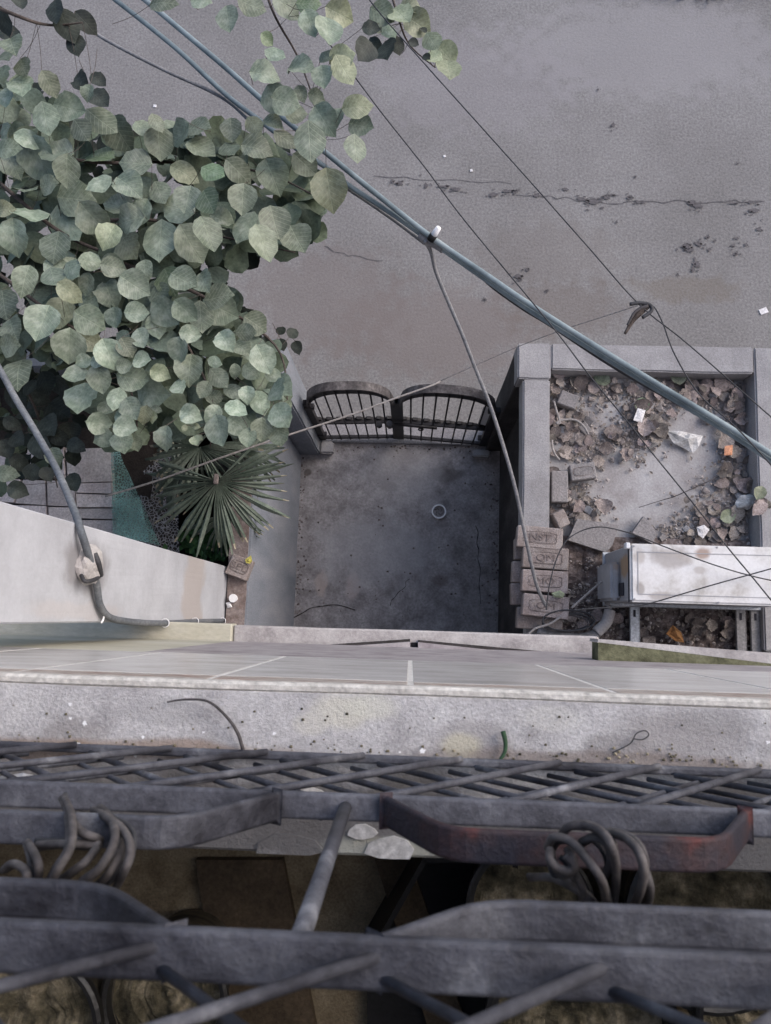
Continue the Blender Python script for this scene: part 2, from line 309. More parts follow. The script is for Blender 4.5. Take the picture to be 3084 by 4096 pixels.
ribbon(V, Fc, [g(x, y) for x, y in [(1168, 2475), (1215, 2450), (1245, 2432), (1290, 2425), (1350, 2420), (1420, 2440)]], .004, .016)
ribbon(V, Fc, jag(g(1905, 2100), g(1925, 2420), 9, .01), .003, .016)
ribbon(V, Fc, jag(g(1560, 2420), g(1640, 2310), 7, .012), .0022, .016)
mesh('crack', V, Fc, crackm, yd)
V = []; Fc = []
def blot(V, Fc, c, rx, ry, z, seed):
    b = len(V); n = 14; V.append((c.x, c.y, z))
    for k in range(n):
        a = 2 * math.pi * k / n; q = .75 + .7 * mnoise.noise(Vector((math.cos(a) * 1.5 + seed, math.sin(a) * 1.5, seed)))
        V.append((c.x + rx * q * math.cos(a), c.y + ry * q * math.sin(a), z))
    for k in range(n): Fc.append((b, b + 1 + k, b + 1 + (k + 1) % n))
for i, (px, py, rx, ry) in enumerate([(1600, 735, 26, 10), (1570, 728, 20, 6), (1705, 745, 16, 13), (1780, 748, 34, 9), (1825, 757, 26, 12), (1970, 780, 22, 10), (2030, 765, 34, 8), (2060, 768, 16, 10),
                                  (2150, 782, 20, 10), (2330, 800, 30, 12), (2370, 808, 40, 15), (2425, 790, 22, 11), (2450, 782, 22, 7), (2520, 792, 20, 9), (2560, 808, 30, 9), (2770, 812, 30, 15), (2790, 825, 26, 13),
                                  (2930, 815, 36, 6), (3000, 810, 24, 8), (3015, 842, 34, 11), (2260, 758, 16, 8), (2740, 990, 22, 18), (2760, 1000, 14, 16), (2795, 975, 22, 14), (2785, 1055, 18, 14), (2772, 1080, 16, 12),
                                  (2945, 1015, 14, 14), (2932, 985, 14, 8), (2945, 955, 14, 8), (2830, 950, 12, 9), (2835, 1000, 10, 8), (2860, 965, 8, 6), (2985, 980, 9, 8), (3035, 918, 18, 11), (2710, 1100, 9, 7),
                                  (2072, 1108, 24, 14), (2110, 1080, 13, 13), (2080, 1120, 12, 10), (2465, 890, 9, 8), (1940, 1200, 10, 8), (2187, 1165, 12, 7), (2450, 500, 12, 14), (2390, 360, 6, 5), (2540, 708, 9, 6), (2950, 655, 8, 5)]):
    q = g(px, py); blot(V, Fc, q, rx * .00184, ry * .00184, .008, i * 3.7)
    for k in range(4): blot(V, Fc, q + Vector((R.gauss(0, rx * .0018), R.gauss(0, ry * .002), 0)), rx * .0006, ry * .0006, .008, i * 3.7 + k)
o = mesh('oil_stain', V, Fc, wetm, ground); o['kind'] = 'stuff'
# roadside weeds at the far edge
V = []; Fc = []
for i in range(900):
    x = R.uniform(1.6, 6); y = 5.06 + abs(R.gauss(0, .15)) + .04 * math.sin(x * 5); a = R.uniform(0, 6.3); h = R.uniform(.03, .12); w = .012
    b = len(V); c, s = math.cos(a), math.sin(a)
    V += [(x - w * s, y + w * c, 0), (x + w * s, y - w * c, 0), (x + h * c, y + h * s, h)]; Fc.append((b, b + 1, b + 2))
o = mesh('roadside_weeds', V, Fc, weedm); tag(o, 'dark low weeds along the far edge of the road', 'weeds', kind='stuff')
V = []; Fc = []
for i in range(420):
    m_ = i % 4
    if m_ == 0: x, y = -.84 + abs(R.gauss(0, .03)), R.uniform(0, 1.2)
    elif m_ == 1: x, y = .63 - abs(R.gauss(0, .04)), R.uniform(0, 1.2)
    elif m_ == 2: x, y = R.uniform(-.8, .6), 1.29 - abs(R.gauss(0, .03))
    else: x, y = R.uniform(-.84, .62), R.uniform(0, 1.28)
    s_ = R.choice((.002, .003, .005, .008)); b = len(V)
    for dx, dy, dz in ((-1, -.6, 0), (1, -.7, 0), (.8, .9, 0), (-.7, .8, 0), (0, 0, .8)): V.append((x + dx * s_ * R.uniform(.6, 1.3), y + dy * s_, .013 + dz * s_))
    Fc += [(b, b + 1, b + 4), (b + 1, b + 2, b + 4), (b + 2, b + 3, b + 4), (b + 3, b, b + 4)]
o = mesh('grit', V, Fc, rubble); tag(o, 'grit and crumbs gathered along the courtyard corners', 'grit', kind='stuff')
# small litter on the road
for i, (px, py, w, h, a, lab) in enumerate([(620, 425, 14, 12, 0, 'tiny white scrap on the road left of the cables, above the leafy crown'), (1778, 626, 10, 10, .3, 'tiny white scrap on the road beside the thin wire'), (1885, 683, 11, 11, .2, 'white speck of litter on the road just above the crack'),
                                          (3053, 1245, 34, 24, .4, 'small white paper scrap on the road at the right edge of the photo')]):
    q = g(px, py); s = .00184
    o = box('litter_scrap', -w * s / 2, w * s / 2, -h * s / 2, h * s / 2, 0, .006, paper, bev=.001); o.location = (q.x, q.y, .001); o.rotation_euler.z = a; tag(o, lab, 'litter', 'white scraps on the road')
# ------------------------------------------------------------------ right boundary wall round the raised bed
wl = thing('boundary_wall', 'grey plastered boundary wall with a thick cap round the raised bed beside the gate', 'wall', (.62, .8, 0))
def wallbox(name, x0, x1, y0, y1, z1, mat=plaster, z0=0, seed=0):
    return box(name, x0, x1, y0, y1, z0, z1, mat, wl, bev=.008, jit=.004, seed=seed, cuts=9)
box('wall_cap', .556, .696, .40, 1.262, 1.60, 1.75, plaster, wl, bev=.008, jit=.004, seed=1, cuts=9)
box('wall_run', .635, .694, -.08, 1.262, 0, 1.598, shadeplaster, wl, bev=.003, jit=.004, cuts=5)
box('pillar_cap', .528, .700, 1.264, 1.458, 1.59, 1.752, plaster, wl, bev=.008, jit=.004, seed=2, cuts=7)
box('gate_pillar', .530, .698, 1.266, 1.456, 0, 1.588, shadeplaster, wl, bev=.006, jit=.004, seed=2, cuts=7)
wallbox('wall_run', .702, 1.745, 1.315, 1.458, 1.75, seed=3)
wallbox('wall_run', 1.747, 1.90, -.1, 1.457, 1.749, seed=4)
box('wall_run', 1.902, 4.5, 1.31, 1.455, 0, 1.745, plaster, wl, bev=.008, jit=.004, cuts=5)
box('wall_base', .585, .69, -.08, .398, 1.599, 1.66, plaster, wl, bev=.005, jit=.004, cuts=5)
box('pillar_foot', .43, .556, 1.205, 1.262, 0, .07, plaster, wl, bev=.01, jit=.004, cuts=3)
bed = box('raised_bed_floor', .692, 1.75, -.1, 1.32, 1.0, 1.612, bedfloor, bev=0); tag(bed, kind='structure')
bed2 = box('side_yard_floor', 1.9, 6, -.1, 1.31, 0, 1.3, bedfloor, bev=0); tag(bed2, kind='structure')
# left boundary wall
lw = thing('garden_wall', 'blue grey plastered garden wall along the left side of the courtyard with a dusty top', 'wall', (-.9, .6, 0))
box('wall_body', -.955, -.845, -.09, 1.20, 0, 1.66, bluewall, lw, bev=.01, jit=.004, cuts=9)
box('dirt_layer', -.95, -.853, -.085, 1.195, 1.662, 1.672, dustmat, lw, bev=0, jit=.006, cuts=12)
box('gate_pillar', -.87, -.705, 1.205, 1.455, 0, 1.75, bluewall, lw, bev=.01, jit=.004, cuts=6)
box('pillar_foot', -.703, -.60, 1.205, 1.30, 0, .08, plaster, lw, bev=.012, jit=.004, cuts=3)
box('wall_run', -4.5, -.872, 1.32, 1.45, 0, 1.6, bluewall, lw, bev=.01)
# ------------------------------------------------------------------ gate
gt = thing('iron_gate', 'low black iron double gate with arched tops between the two gate pillars', 'gate', (-.09, 1.33, 0))
def leafgate(x0, x1, y0, y1, top0):
    D = Vector((x1 - x0, y1 - y0, 0)); L = D.length
    def P(s, z, dy=0): return Vector((x0 + D.x * s, y0 + D.y * s + dy, z))
    fr = thing('gate_leaf', None, None, (0, 0, 0)); 
    def bar(name, a, b, w, t, mat, par=gt):
        d = (b - a).normalized(); s = Vector((0, 1, 0)) ; u = d.cross(s).normalized()
        V = []
        for p in (a, b):
            for (i, j) in ((-1, -1), (1, -1), (1, 1), (-1, 1)): V.append(p + u * i * w / 2 + s * j * t / 2)
        return mesh(name, V, [(0, 1, 2, 3), (7, 6, 5, 4), (0, 4, 5, 1), (1, 5, 6, 2), (2, 6, 7, 3), (3, 7, 4, 0)], mat, par)
    bpy.data.objects.remove(fr)
    zs = .98
    bar('stile', P(0, .05), P(0, zs + .02), .048, .035, gatem); bar('stile', P(1, .05), P(1, zs + .02), .048, .03, gatem)
    bar('bottom_rail', P(.02, .075), P(.98, .075), .04, .02, gatem); bar('middle_rail', P(.02, .5), P(.98, .5), .035, .02, gatem)
    # arch: wide flat band
    N = 24; arc = []
    for i in range(N + 1):
        s = i / N; arc.append(P(s, zs + .36 * (1 - abs(2 * s - 1) ** 2.6) ** .5 * (1 if True else 0)))
    V = []; Fc = []
    for i, p in enumerate(arc):
        t = (arc[min(i + 1, N)] - arc[max(i - 1, 0)]).normalized(); nrm = Vector((-t.z, 0, t.x))
        for (a, b) in ((-.026, -.014), (.026, -.014), (.026, .0), (-.026, .0)): V.append(p + Vector((0, a, 0)) + nrm * b)
    for i in range(N):
        for k in range(4): Fc.append((i * 4 + k, i * 4 + (k + 1) % 4, i * 4 + 4 + (k + 1) % 4, i * 4 + 4 + k))
    o = mesh('arch_band', V, Fc, gatetop, gt)
    # inner apron under the arch
    V = []; Fc = []
    for i, p in enumerate(arc):
        q = P(i / N, max(zs - .02, p.z - .19)); V += [p + Vector((0, .006, -.012)), q + Vector((0, .006, 0))]
    for i in range(N): Fc.append((2 * i, 2 * i + 1, 2 * i + 3, 2 * i + 2))
    mesh('arch_panel', V, Fc, gatem, gt)
    for k in range(1, 8):
        s = k / 8; zt = zs + .36 * (1 - abs(2 * s - 1) ** 2.6) ** .5 - .02
        tube('bar', [P(s, .05, -.012), P(s, zt, -.012)], .0058, gatem, gt, seg=6, smooth=False)
    V = []; Fc = []
    for k in range(8):   # scrolled ornament plates on the middle rail
        c = P((k + .5) / 8, .485, .012); b = len(V); n = 12; V.append(c)
        for j in range(n):
            a = 2 * math.pi * j / n; q = .036 * (1 + .25 * math.cos(3 * a)); V.append(c + Vector((q * 1.05 * math.cos(a), 0, q * 1.3 * math.sin(a))))
        for j in range(n): Fc.append((b, b + 1 + j, b + 1 + (j + 1) % n))
        o = mesh('ornament', V, Fc, gatem, gt); o.modifiers.new('s', 'SOLIDIFY').thickness = .02; V = []; Fc = []
    return P
Pl = leafgate(-.685, -.135, 1.325, 1.345, 0); Pr = leafgate(-.105, .50, 1.345, 1.305, 0)
tube('latch_bolt', [Pr(-.06, .56, -.035), Pr(.42, .55, -.035)], .011, gatem, gt, smooth=False)
tube('latch_loop', [Pr(.24, .53, -.04) + Vector((.016 * math.cos(a), 0, .03 * math.sin(a) - .03)) for a in [i * 1.0472 for i in range(6)]], .005, gatem, gt, closed=True, seg=6)
cyl('latch_roller', (Pl(.93, 0).x, 1.315), .022, .5, .56, gatetop, gt); cyl('latch_roller', (Pl(.8, 0).x, 1.315), .02, .5, .55, gatem, gt)
for P_, s in ((Pl, 0), (Pr, 1)):
    for z in (.2, .93): box('hinge', P_(s, z).x - .045, P_(s, z).x + .045, 1.30, 1.335, z - .02, z + .02, gatem, gt)
pn = W(1925, 1660, .78); mesh('sheet_patch', [Pr(.875, .52, .02), Pr(.985, .52, .02), Pr(.985, .97, .02), Pr(.875, .97, .02)], [(0, 1, 2, 3)], plastic, gt)
# drain stub
q = g(1755, 2048)
dr = thing('drain_pipe', 'white plastic drain pipe end set flush in the courtyard floor', 'drain', (q.x, q.y, 0))
cyl('pipe_rim', (q.x, q.y), .05, 0, .03, plastic, dr, seg=28, prof=[(.053, .0), (.053, .035), (.043, .035), (.043, .0)])
cyl('drain_bottom', (q.x, q.y), .044, 0, .016, yard, dr, prof=[(.0436, .0155), (.0, .0155)])
for k in range(4):
    a = k * 1.5708; tube('grate_scroll', [(q.x + .012 * math.cos(a), q.y + .012 * math.sin(a), .02), (q.x + .024 * math.cos(a + .5), q.y + .024 * math.sin(a + .5), .02), (q.x + .03 * math.cos(a + 1.2), q.y + .03 * math.sin(a + 1.2), .02)], .0022, wirebrown, dr, seg=5)
# ------------------------------------------------------------------ white side wall
ww = thing('white_side_wall', 'tall white painted side wall of the house left of the courtyard with brown stains', 'wall', (-1.0, .1, 0))
me = boxdata(-1.10, -.957, -.037, .245, 1.66, 6.6, .004, .004, 5, 11); o = link('wall_face', me, white, ww)
box('foundation', -1.10, -.957, -.055, .24, 0, 1.65, plaster, ww)
# ------------------------------------------------------------------ facade (building we look down from)
fa = thing('apartment_facade', 'house facade below the window with glazed tiles, ledges and a cement sill', 'building', (0, -.3, 0))
box('lower_wall', -1.6, 6, -.42, -.115, 0, 2.56, plaster, fa, bev=0)
box('lower_wall', -6, -1.602, -.42, -.10, 0, 2.56, plaster, fa, bev=0)
box('shade_slab', -.684, .722, -.40, -.040, 2.56, 2.65, slabm, fa, bev=.006, jit=.003, cuts=12)
box('shade_slab', -3, -.686, -.40, -.036, 2.57, 2.665, yellow, fa, bev=.006, jit=.003, cuts=8)
# mossy thicker band to the right
prism('mossy_ledge', [W(2393, 2570, 3.3), W(3600, 2718, 3.3), W(3600, 2800, 3.3), W(2470, 2672, 3.3), W(2393, 2640, 3.3)], 3.22, 3.3, moss, fa)
prism('ledge_edge', [W(2393, 2556, 3.3), W(3600, 2655, 3.3), W(3600, 2717, 3.3), W(2393, 2569, 3.3)], 3.19, 3.296, slabm, fa)
prism('cement_strip', [W(1010, 2612, 2.72), W(1640, 2568, 2.72), W(1643, 2640, 2.72), W(1010, 2640, 2.72)], 2.652, 2.72, purple, fa)
prism('cement_strip', [W(1672, 2570, 2.72), W(2400, 2648, 2.72), W(2420, 2690, 2.72), W(1674, 2648, 2.72)], 2.652, 2.72, purple, fa)
prism('dirty_seam', [W(990, 2600, 2.66), W(1640, 2556, 2.66), W(1640, 2575, 2.66), W(990, 2625, 2.66)], 2.651, 2.662, crackm, fa)
prism('dirty_seam', [W(1672, 2560, 2.66), W(2460, 2632, 2.66), W(2490, 2660, 2.66), W(1672, 2580, 2.66)], 2.651, 2.662, crackm, fa)
prism('joint_gap', [W(1644, 2570, 2.66), W(1671, 2570, 2.66), W(1671, 2650, 2.66), W(1644, 2650, 2.66)], 2.651, 2.658, black, fa)
box('mid_wall', -3, -.686, -.40, -.1022, 2.67, 3.72, yellow, fa, bev=0)
box('mid_wall', -.684, 3, -.40, -.102, 2.67, 3.72, purple, fa, bev=0)
box('parapet', -3, 3, -.335, -.108, 3.45, 4.497, cement, fa, bev=.004, jit=.0035, cuts=30)
for r_, (z0, z1, mt) in enumerate([(3.722, 4.385, tile), (4.39, 4.462, border)]):
    for k in range(-8, 9):
        x0 = .003 + .3075 * k
        box('tile', x0 + .0045, x0 + .303, -.106, -.0984 + (.0003 * ((k * 7) % 3)), z0, z1, mt, fa, bev=.0012)
box('grout_bed', -2.6, 2.8, -.108, -.0988, 3.72, 4.464, grout, fa, bev=0)
box('cement_lip', -2.6, 2.8, -.112, -.0972, 4.466, 4.4985, lipm, fa, bev=.004, jit=.002, cuts=40)
# yellow band's upper ledge: thin bright line

# balcony interior
box('balcony_floor', -3, 3, -2.6, -.338, 3.45, 3.60, tan, fa, bev=0)
box('inner_wall', -3.1, 3.1, -2.75, -2.602, 3.45, 9, plaster, fa, bev=0)
box('inner_wall', -3.15, -3.0, -2.6, -.10, 2.7, 9, plaster, fa, bev=0)
box('inner_wall', 3.0, 3.15, -2.6, -.10, 2.7, 9, plaster, fa, bev=0)
box('ceiling', -3, 3, -2.6, -.45, 6.45, 6.6, plaster, fa, bev=0)
box('upper_wall', -6, 6, -.7, -.44, 6.6, 9, plaster, fa, bev=0)
box('pilaster', -6, -3.15, -.5, -.1, 2.56, 6.6, plaster, fa, bev=0)
box('pilaster', 3.15, 6, -.5, -.1, 2.56, 6.6, plaster, fa, bev=0)
box('ochre_skirting', .15, 3, -.352, -.338, 3.6, 4.3, ochre, fa, bev=0)
# broken plaster flakes on the inner edge of the sill
for i, (px, py, s) in enumerate([(1230, 3190, .028), (700, 3210, .015), (330, 3205, .02), (1160, 3400, .045), (1560, 3395, .03), (1900, 3420, .03), (1450, 3330, .018), (1720, 3350, .02)]):
    q = W(px, py, 4.5); n = 9
    poly = [(q.x + s * (.8 + .5 * R.random()) * math.cos(2 * math.pi * k / n), max(-.336, q.y + .55 * s * (.8 + .5 * R.random()) * math.sin(2 * math.pi * k / n))) for k in range(n)]
    prism('plaster_flake', poly, 4.49, 4.502, cement if i % 2 else grout, fa)
# ------------------------------------------------------------------ grille
gr = thing('window_grille', 'dark painted iron window grille with crossed rods and bent flat bars above the sill', 'grille', (0, -.198, 4.5))
YG = -.198
def flat(name, pts, w, t, mat):
    """flat bar swept in the grille plane: pts are (x, z); width w lies across the plane"""
    q = [Vector(pts[0])]
    for i in range(1, len(pts) - 1):
        a, b, c = Vector(pts[i - 1]), Vector(pts[i]), Vector(pts[i + 1]); r = min(.03, (a - b).length * .45, (c - b).length * .45)
        p0 = b + (a - b).normalized() * r; p2 = b + (c - b).normalized() * r
        q += [p0 * (1 - t) ** 2 + b * 2 * t * (1 - t) + p2 * t * t for t in (0, .25, .5, .75, 1)]
    q.append(Vector(pts[-1])); pts = [tuple(p) for p in q]
    V = []; n = len(pts)
    for i, (x, z) in enumerate(pts):
        a = Vector(pts[max(i - 1, 0)]); b = Vector(pts[min(i + 1, n - 1)]); d = (b - a).normalized(); nr = Vector((-d.y, d.x))
        for (p, q) in ((-1, -1), (1, -1), (1, 1), (-1, 1)): V.append((x + nr.x * q * t / 2, YG + p * w / 2, z + nr.y * q * t / 2))
    Fc = [(0, 1, 2, 3), tuple(4 * (n - 1) + k for k in (3, 2, 1, 0))]
    for i in range(n - 1):
        for k in range(4): Fc.append((4 * i + k, 4 * i + (k + 1) % 4, 4 * i + 4 + (k + 1) % 4, 4 * i + 4 + k))
    o = mesh(name, V, Fc, mat, gr)
    bv = o.modifiers.new('bevel', 'BEVEL'); bv.width = .0035; bv.limit_method = 'ANGLE'; bv.segments = 3
    return o
ZA, ZB = 4.80, 5.17
flat('lower_rail', [(-1.5, ZA), (1.5, ZA)], .028, .010, irontop)
flat('upper_rail', [(-1.5, ZB), (1.5, ZB)], .030, .009, iron)
for k in range(-3, 4):
    x0 = -.02 + .485 * k
    flat('bent_bar', [(x0, ZA + .010), (x0 + .06, ZA + .125), (x0 + .30, ZA + .125), (x0 + .37, ZA + .010)], .030, .008, rust if k == 0 else iron)
    flat('bent_bar', [(x0 + .004, ZB - .003), (x0 + .075, ZB - .075), (x0 + .30, ZB - .075), (x0 + .371, ZB - .003)], .026, .008, iron)
    tube('vertical_bar', [(x0 - .043, YG, ZA), (x0 - .043, YG, ZB)], .0068, iron, gr, seg=12, smooth=False)
def rod(name, a, b, dy, rr_=.0046): 
    return tube(name, [Vector((a[0], YG + dy, a[1])), Vector((b[0], YG + dy, b[1]))], rr_, iron, gr, seg=10, smooth=False)
for k in range(-6, 7):
    x = -.05 + .138 * k
    rod('lattice_rod', (x, ZA), (x + .265, 4.522), .006); rod('lattice_rod', (x, ZA), (x - .265, 4.522), -.005, .0042)
    xb = -.012 + .13 * k
    rod('lattice_rod', (xb, ZB), (xb - .28, ZB + .25), .004, .0037); rod('lattice_rod', (xb, ZB), (xb + .28, ZB + .28), -.008, .0033)
for k in range(-6, 8):
    x = -.118 + .138 * k
    rod('lattice_rod', (x, ZA), (x + .265, 4.522), -.009, .0036); rod('lattice_rod', (x + .03, ZA), (x - .235, 4.522), -.012, .0034)
flat('bottom_rail', [(-1.5, 4.515), (1.5, 4.515)], .012, .012, iron)
flat('top_rail', [(-1.5, 5.455), (1.5, 5.455)], .02, .01, iron)
# ------------------------------------------------------------------ wires tied on the rails
def wire(pts, r=.006, mat=wirebrown, par=None, name='wire_loop'):
    return tube(name, [W(x, y, z) for (x, y, z) in pts], r, mat, par, seg=8, n=8)
wb = thing('wire_bundle', 'looped bundle of stiff old wires tied to the rail on the left', 'wire', tuple(W(300, 3300, 4.9)))
for p in [[(255, 3190, 4.85), (285, 3260, 4.95), (285, 3380, 5.0), (230, 3480, 5.02), (180, 3560, 4.98), (150, 3640, 4.9)],
          [(400, 3230, 4.86), (450, 3290, 4.96), (455, 3370, 5.0), (400, 3470, 5.02), (320, 3540, 5.0), (290, 3640, 4.9)],
          [(370, 3240, 4.86), (430, 3270, 4.95), (500, 3330, 4.98), (520, 3410, 5.0), (490, 3500, 5.0), (440, 3590, 4.9)],
          [(460, 3300, 4.9), (480, 3400, 4.98), (430, 3500, 5.0), (350, 3580, 4.95), (330, 3650, 4.9)],
          [(110, 3370, 4.95), (145, 3430, 5.0), (155, 3500, 5.0), (130, 3600, 4.9)],
          [(15, 3480, 4.95), (50, 3455, 4.98), (100, 3480, 5.0), (105, 3530, 5.0), (90, 3620, 4.9)],
          [(290, 3290, 4.95), (330, 3330, 4.97), (380, 3350, 4.97), (400, 3360, 4.95)],
          [(150, 3380, 4.95), (250, 3375, 4.97), (400, 3380, 4.97)],
          [(395, 3380, 4.96), (350, 3440, 5.0), (300, 3480, 5.0), (230, 3530, 4.97)]]:
    wire(p, .0036, wirebrown, wb)
    for q_ in range(2): jx, jy = R.uniform(-30, 30), R.uniform(-14, 14); wire([(x + jx * (.6 + .4 * math.sin(n_)) + R.uniform(-7, 7), y + jy + R.uniform(-7, 7), z - .012 * (q_ + 1)) for n_, (x, y, z) in enumerate(p)], R.uniform(.0018, .0028), wirebrown if q_ else cabledark, wb)
wb2 = thing('wire_bundle', 'tangle of stiff wire loops tied over the rail on the right', 'wire', tuple(W(2350, 3400, 4.9)))
for p in [[(2250, 3350, 4.97), (2270, 3310, 4.99), (2340, 3300, 5.0), (2410, 3330, 5.02), (2450, 3400, 5.03), (2465, 3500, 5.0), (2450, 3650, 4.95)],
          [(2190, 3390, 4.97), (2215, 3350, 4.99), (2280, 3365, 5.0), (2350, 3440, 5.02), (2410, 3530, 5.02), (2430, 3640, 4.95)],
          [(2430, 3330, 4.97), (2500, 3350, 5.0), (2550, 3400, 5.02), (2575, 3480, 5.02), (2560, 3570, 5.0), (2520, 3650, 4.95)],
          [(2200, 3400, 4.99), (2200, 3440, 5.0), (2235, 3475, 5.0), (2285, 3480, 5.0), (2290, 3430, 5.0), (2270, 3400, 4.99)],
          [(2120, 3510, 4.9), (2200, 3510, 4.93), (2290, 3550, 4.96), (2360, 3600, 4.97), (2400, 3660, 4.95)],
          [(2300, 3390, 4.98), (2370, 3350, 5.0), (2430, 3380, 5.01), (2440, 3460, 5.0), (2400, 3520, 4.98)],
          [(2580, 3480, 5.0), (2600, 3560, 5.0), (2580, 3650, 4.94)],
          [(2290, 3480, 4.97), (2330, 3560, 4.98), (2340, 3650, 4.9)],
          [(2260, 3420, 5.0), (2300, 3470, 5.0), (2250, 3500, 4.99), (2215, 3460, 4.99)]]:
    wire(p, .0036, wirebrown, wb2)
    for q_ in range(2): jx, jy = R.uniform(-34, 34), R.uniform(-14, 14); wire([(x + jx * (.6 + .4 * math.sin(n_)) + R.uniform(-7, 7), y + jy + R.uniform(-7, 7), z - .012 * (q_ + 1)) for n_, (x, y, z) in enumerate(p)], R.uniform(.0018, .0028), wirebrown if q_ else cabledark, wb2)
pl = mesh('plastic_strip', [W(0, 3105, 4.62), W(90, 3092, 4.63), (W(180, 3112, 4.62)), W(170, 3128, 4.62), W(90, 3112, 4.63), W(0, 3120, 4.62)], [(0, 5, 4, 1), (1, 4, 3, 2)], plastic)
pl.modifiers.new('s', 'SOLIDIFY').thickness = .001; tag(pl, 'thin white plastic strip caught in the lattice at the left edge', 'strip')
pl = mesh('plastic_strip', [W(205, 3150, 4.6), W(240, 3152, 4.6), W(250, 3175, 4.6), W(218, 3172, 4.6)], [(0, 3, 2, 1)], plastic); pl.modifiers.new('s', 'SOLIDIFY').thickness = .001
tag(pl, 'short white plastic scrap lying under the lattice just right of the longer strip', 'scrap')
# ------------------------------------------------------------------ things on the sill
wire_s = tube('dry_twig', [W(x, y, 4.505 + dz) for (x, y, dz) in [(670, 2808, 0), (740, 2798, .01), (830, 2805, .018), (900, 2860, .02), (950, 2930, .012), (975, 3010, .0)]], [.0012, .003], wirebrown, seg=6); tag(wire_s, 'thin curved dry twig lying on the cement sill at the left', 'twig')
gs = tube('green_strip', [W(x, y, 4.508) for (x, y) in [(2012, 2925), (2022, 2970), (2018, 3010), (1990, 3055)]], [.0038, .0022], greenm, seg=6); tag(gs, 'small bent green stem lying on the cement sill', 'stem')
wl_ = tube('wire_scrap', [W(x, y, 4.504) for (x, y) in [(2450, 3010), (2520, 2975), (2545, 2935), (2580, 2922), (2595, 2940), (2570, 2958), (2535, 2955)]], .0009, cabledark, seg=5); tag(wl_, 'thin looped wire scrap on the cement sill at the right', 'wire')
V = []; Fc = []
for i in range(220):
    px = R.uniform(0, 3084); py = 3005 + .02 * px - abs(R.gauss(0, 28)) if R.random() < .8 else R.uniform(2800, 3000) + .03 * px
    q = W(px, py, 4.5); s = R.uniform(.0006, .0026); b = len(V)
    for dx, dy, dz in ((-1, -.6, 0), (1, -.7, 0), (.8, .9, 0), (-.7, .8, 0), (0, 0, 1.1)): V.append((q.x + dx * s, q.y + dy * s, 4.499 + dz * s))
    Fc += [(b, b + 1, b + 4), (b + 1, b + 2, b + 4), (b + 2, b + 3, b + 4), (b + 3, b, b + 4)]
o = mesh('grit', V, Fc, soil); tag(o, 'fine grit and crumbs scattered along the cement sill', 'grit', kind='stuff')
V = []; Fc = []
for (px, py, s) in [(290, 2815, 9), (350, 2890, 11), (292, 2870, 7), (1100, 2930, 7), (820, 2925, 6), (580, 2945, 7), (320, 2980, 16), (1690, 3000, 12), (2350, 3080, 8), (3060, 2965, 9), (2765, 3085, 16), (1600, 3005, 5), (550, 2690 + 330, 6)]:
    q = W(px, py, 4.5); blot(V, Fc, q, s * .00042, s * .0004, 4.5085, px)
o = mesh('droppings', V, Fc, plastic); tag(o, 'white specks of droppings on the cement sill', 'specks', kind='stuff')
# ------------------------------------------------------------------ balcony contents
def pot(px, py, z, r, lab, h=.24, sm=soil):
    am = R.choice((.0003, .0008, .0016))
    q = W(px, py, z); t = thing('flower_pot', lab, 'pot', (q.x, q.y, 3.6))
    cyl('pot_body', (q.x, q.y), r, 3.6, z, potm, t, seg=36, prof=[(0, 3.6), (r * .72, 3.6), (r * .8, 3.62), (r * .97, z - .03), (r * .9, z - .03)])
    cyl('rim', (q.x, q.y), r, 0, 0, potrim, t, seg=36, prof=[(r * .97, z - .03), (r * 1.04, z - .025), (r * 1.05, z - .004), (r * 1.0, z), (r * .93, z - .004), (r * .9, z - .05)])
    V = [(q.x, q.y, z - .03)]; Fc = []; n = 28; rings = 20
    for j in range(1, rings + 1):
        for k in range(n):
            a = 2 * math.pi * k / n; rr = r * .92 * j / rings
            V.append((q.x + rr * math.cos(a), q.y + rr * math.sin(a), z - .038 + am * math.sin(rr * 330 + 5 * mnoise.noise(Vector((rr * 14 * math.cos(a), rr * 14 * math.sin(a), px)))) + .014 * mnoise.noise(Vector((rr * 30 * math.cos(a), rr * 30 * math.sin(a), px)))))
    for k in range(n):
        Fc.append((0, 1 + k, 1 + (k + 1) % n))
        for j in range(rings - 1): Fc.append((1 + j * n + k, 1 + (j + 1) * n + k, 1 + (j + 1) * n + (k + 1) % n, 1 + j * n + (k + 1) % n))
    mesh('soil', V, Fc, sm, t)
pot(2125, 3640, 3.86, .135, 'flower pot behind the wire tangle, partly hidden by the near rail')
pot(2860, 3690, 3.92, .175, 'large flower pot with a mossy side at the right edge of the balcony')
pot(650, 4010, 3.86, .135, 'black rimmed flower pot with pale soil below the near rail at the left')
pot(110, 4130, 3.9, .15, 'flower pot with dark soil in the bottom left corner of the photo')
pot(2330, 4120, 3.84, .2, 'wide flower pot in deep shade below the near rail, right of the middle')
pot(3060, 4080, 3.95, .13, 'flower pot in the bottom right corner of the photo')
o = prism('plywood_board', [W(780, 3440, 3.63), W(1130, 3440, 3.63), W(1280, 4200, 3.63), W(900, 4200, 3.63)], 3.602, 3.63, tandark); tag(o, 'dark board lying on the balcony floor between the pots at the left', 'board')
o = prism('plywood_board', [W(1500, 3440, 3.66), W(1640, 3440, 3.66), W(1900, 4200, 3.66), W(1740, 4200, 3.66)], 3.602, 3.66, tandark); tag(o, 'narrow dark brown board leaning beside the black tub', 'board')
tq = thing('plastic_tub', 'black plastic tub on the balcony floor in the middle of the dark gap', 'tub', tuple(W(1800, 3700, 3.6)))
prism('tub_base', [W(1620, 3440, 3.75), W(2060, 3440, 3.75), W(2080, 3900, 3.75), W(1470, 3900, 3.75)], 3.602, 3.64, black, tq)
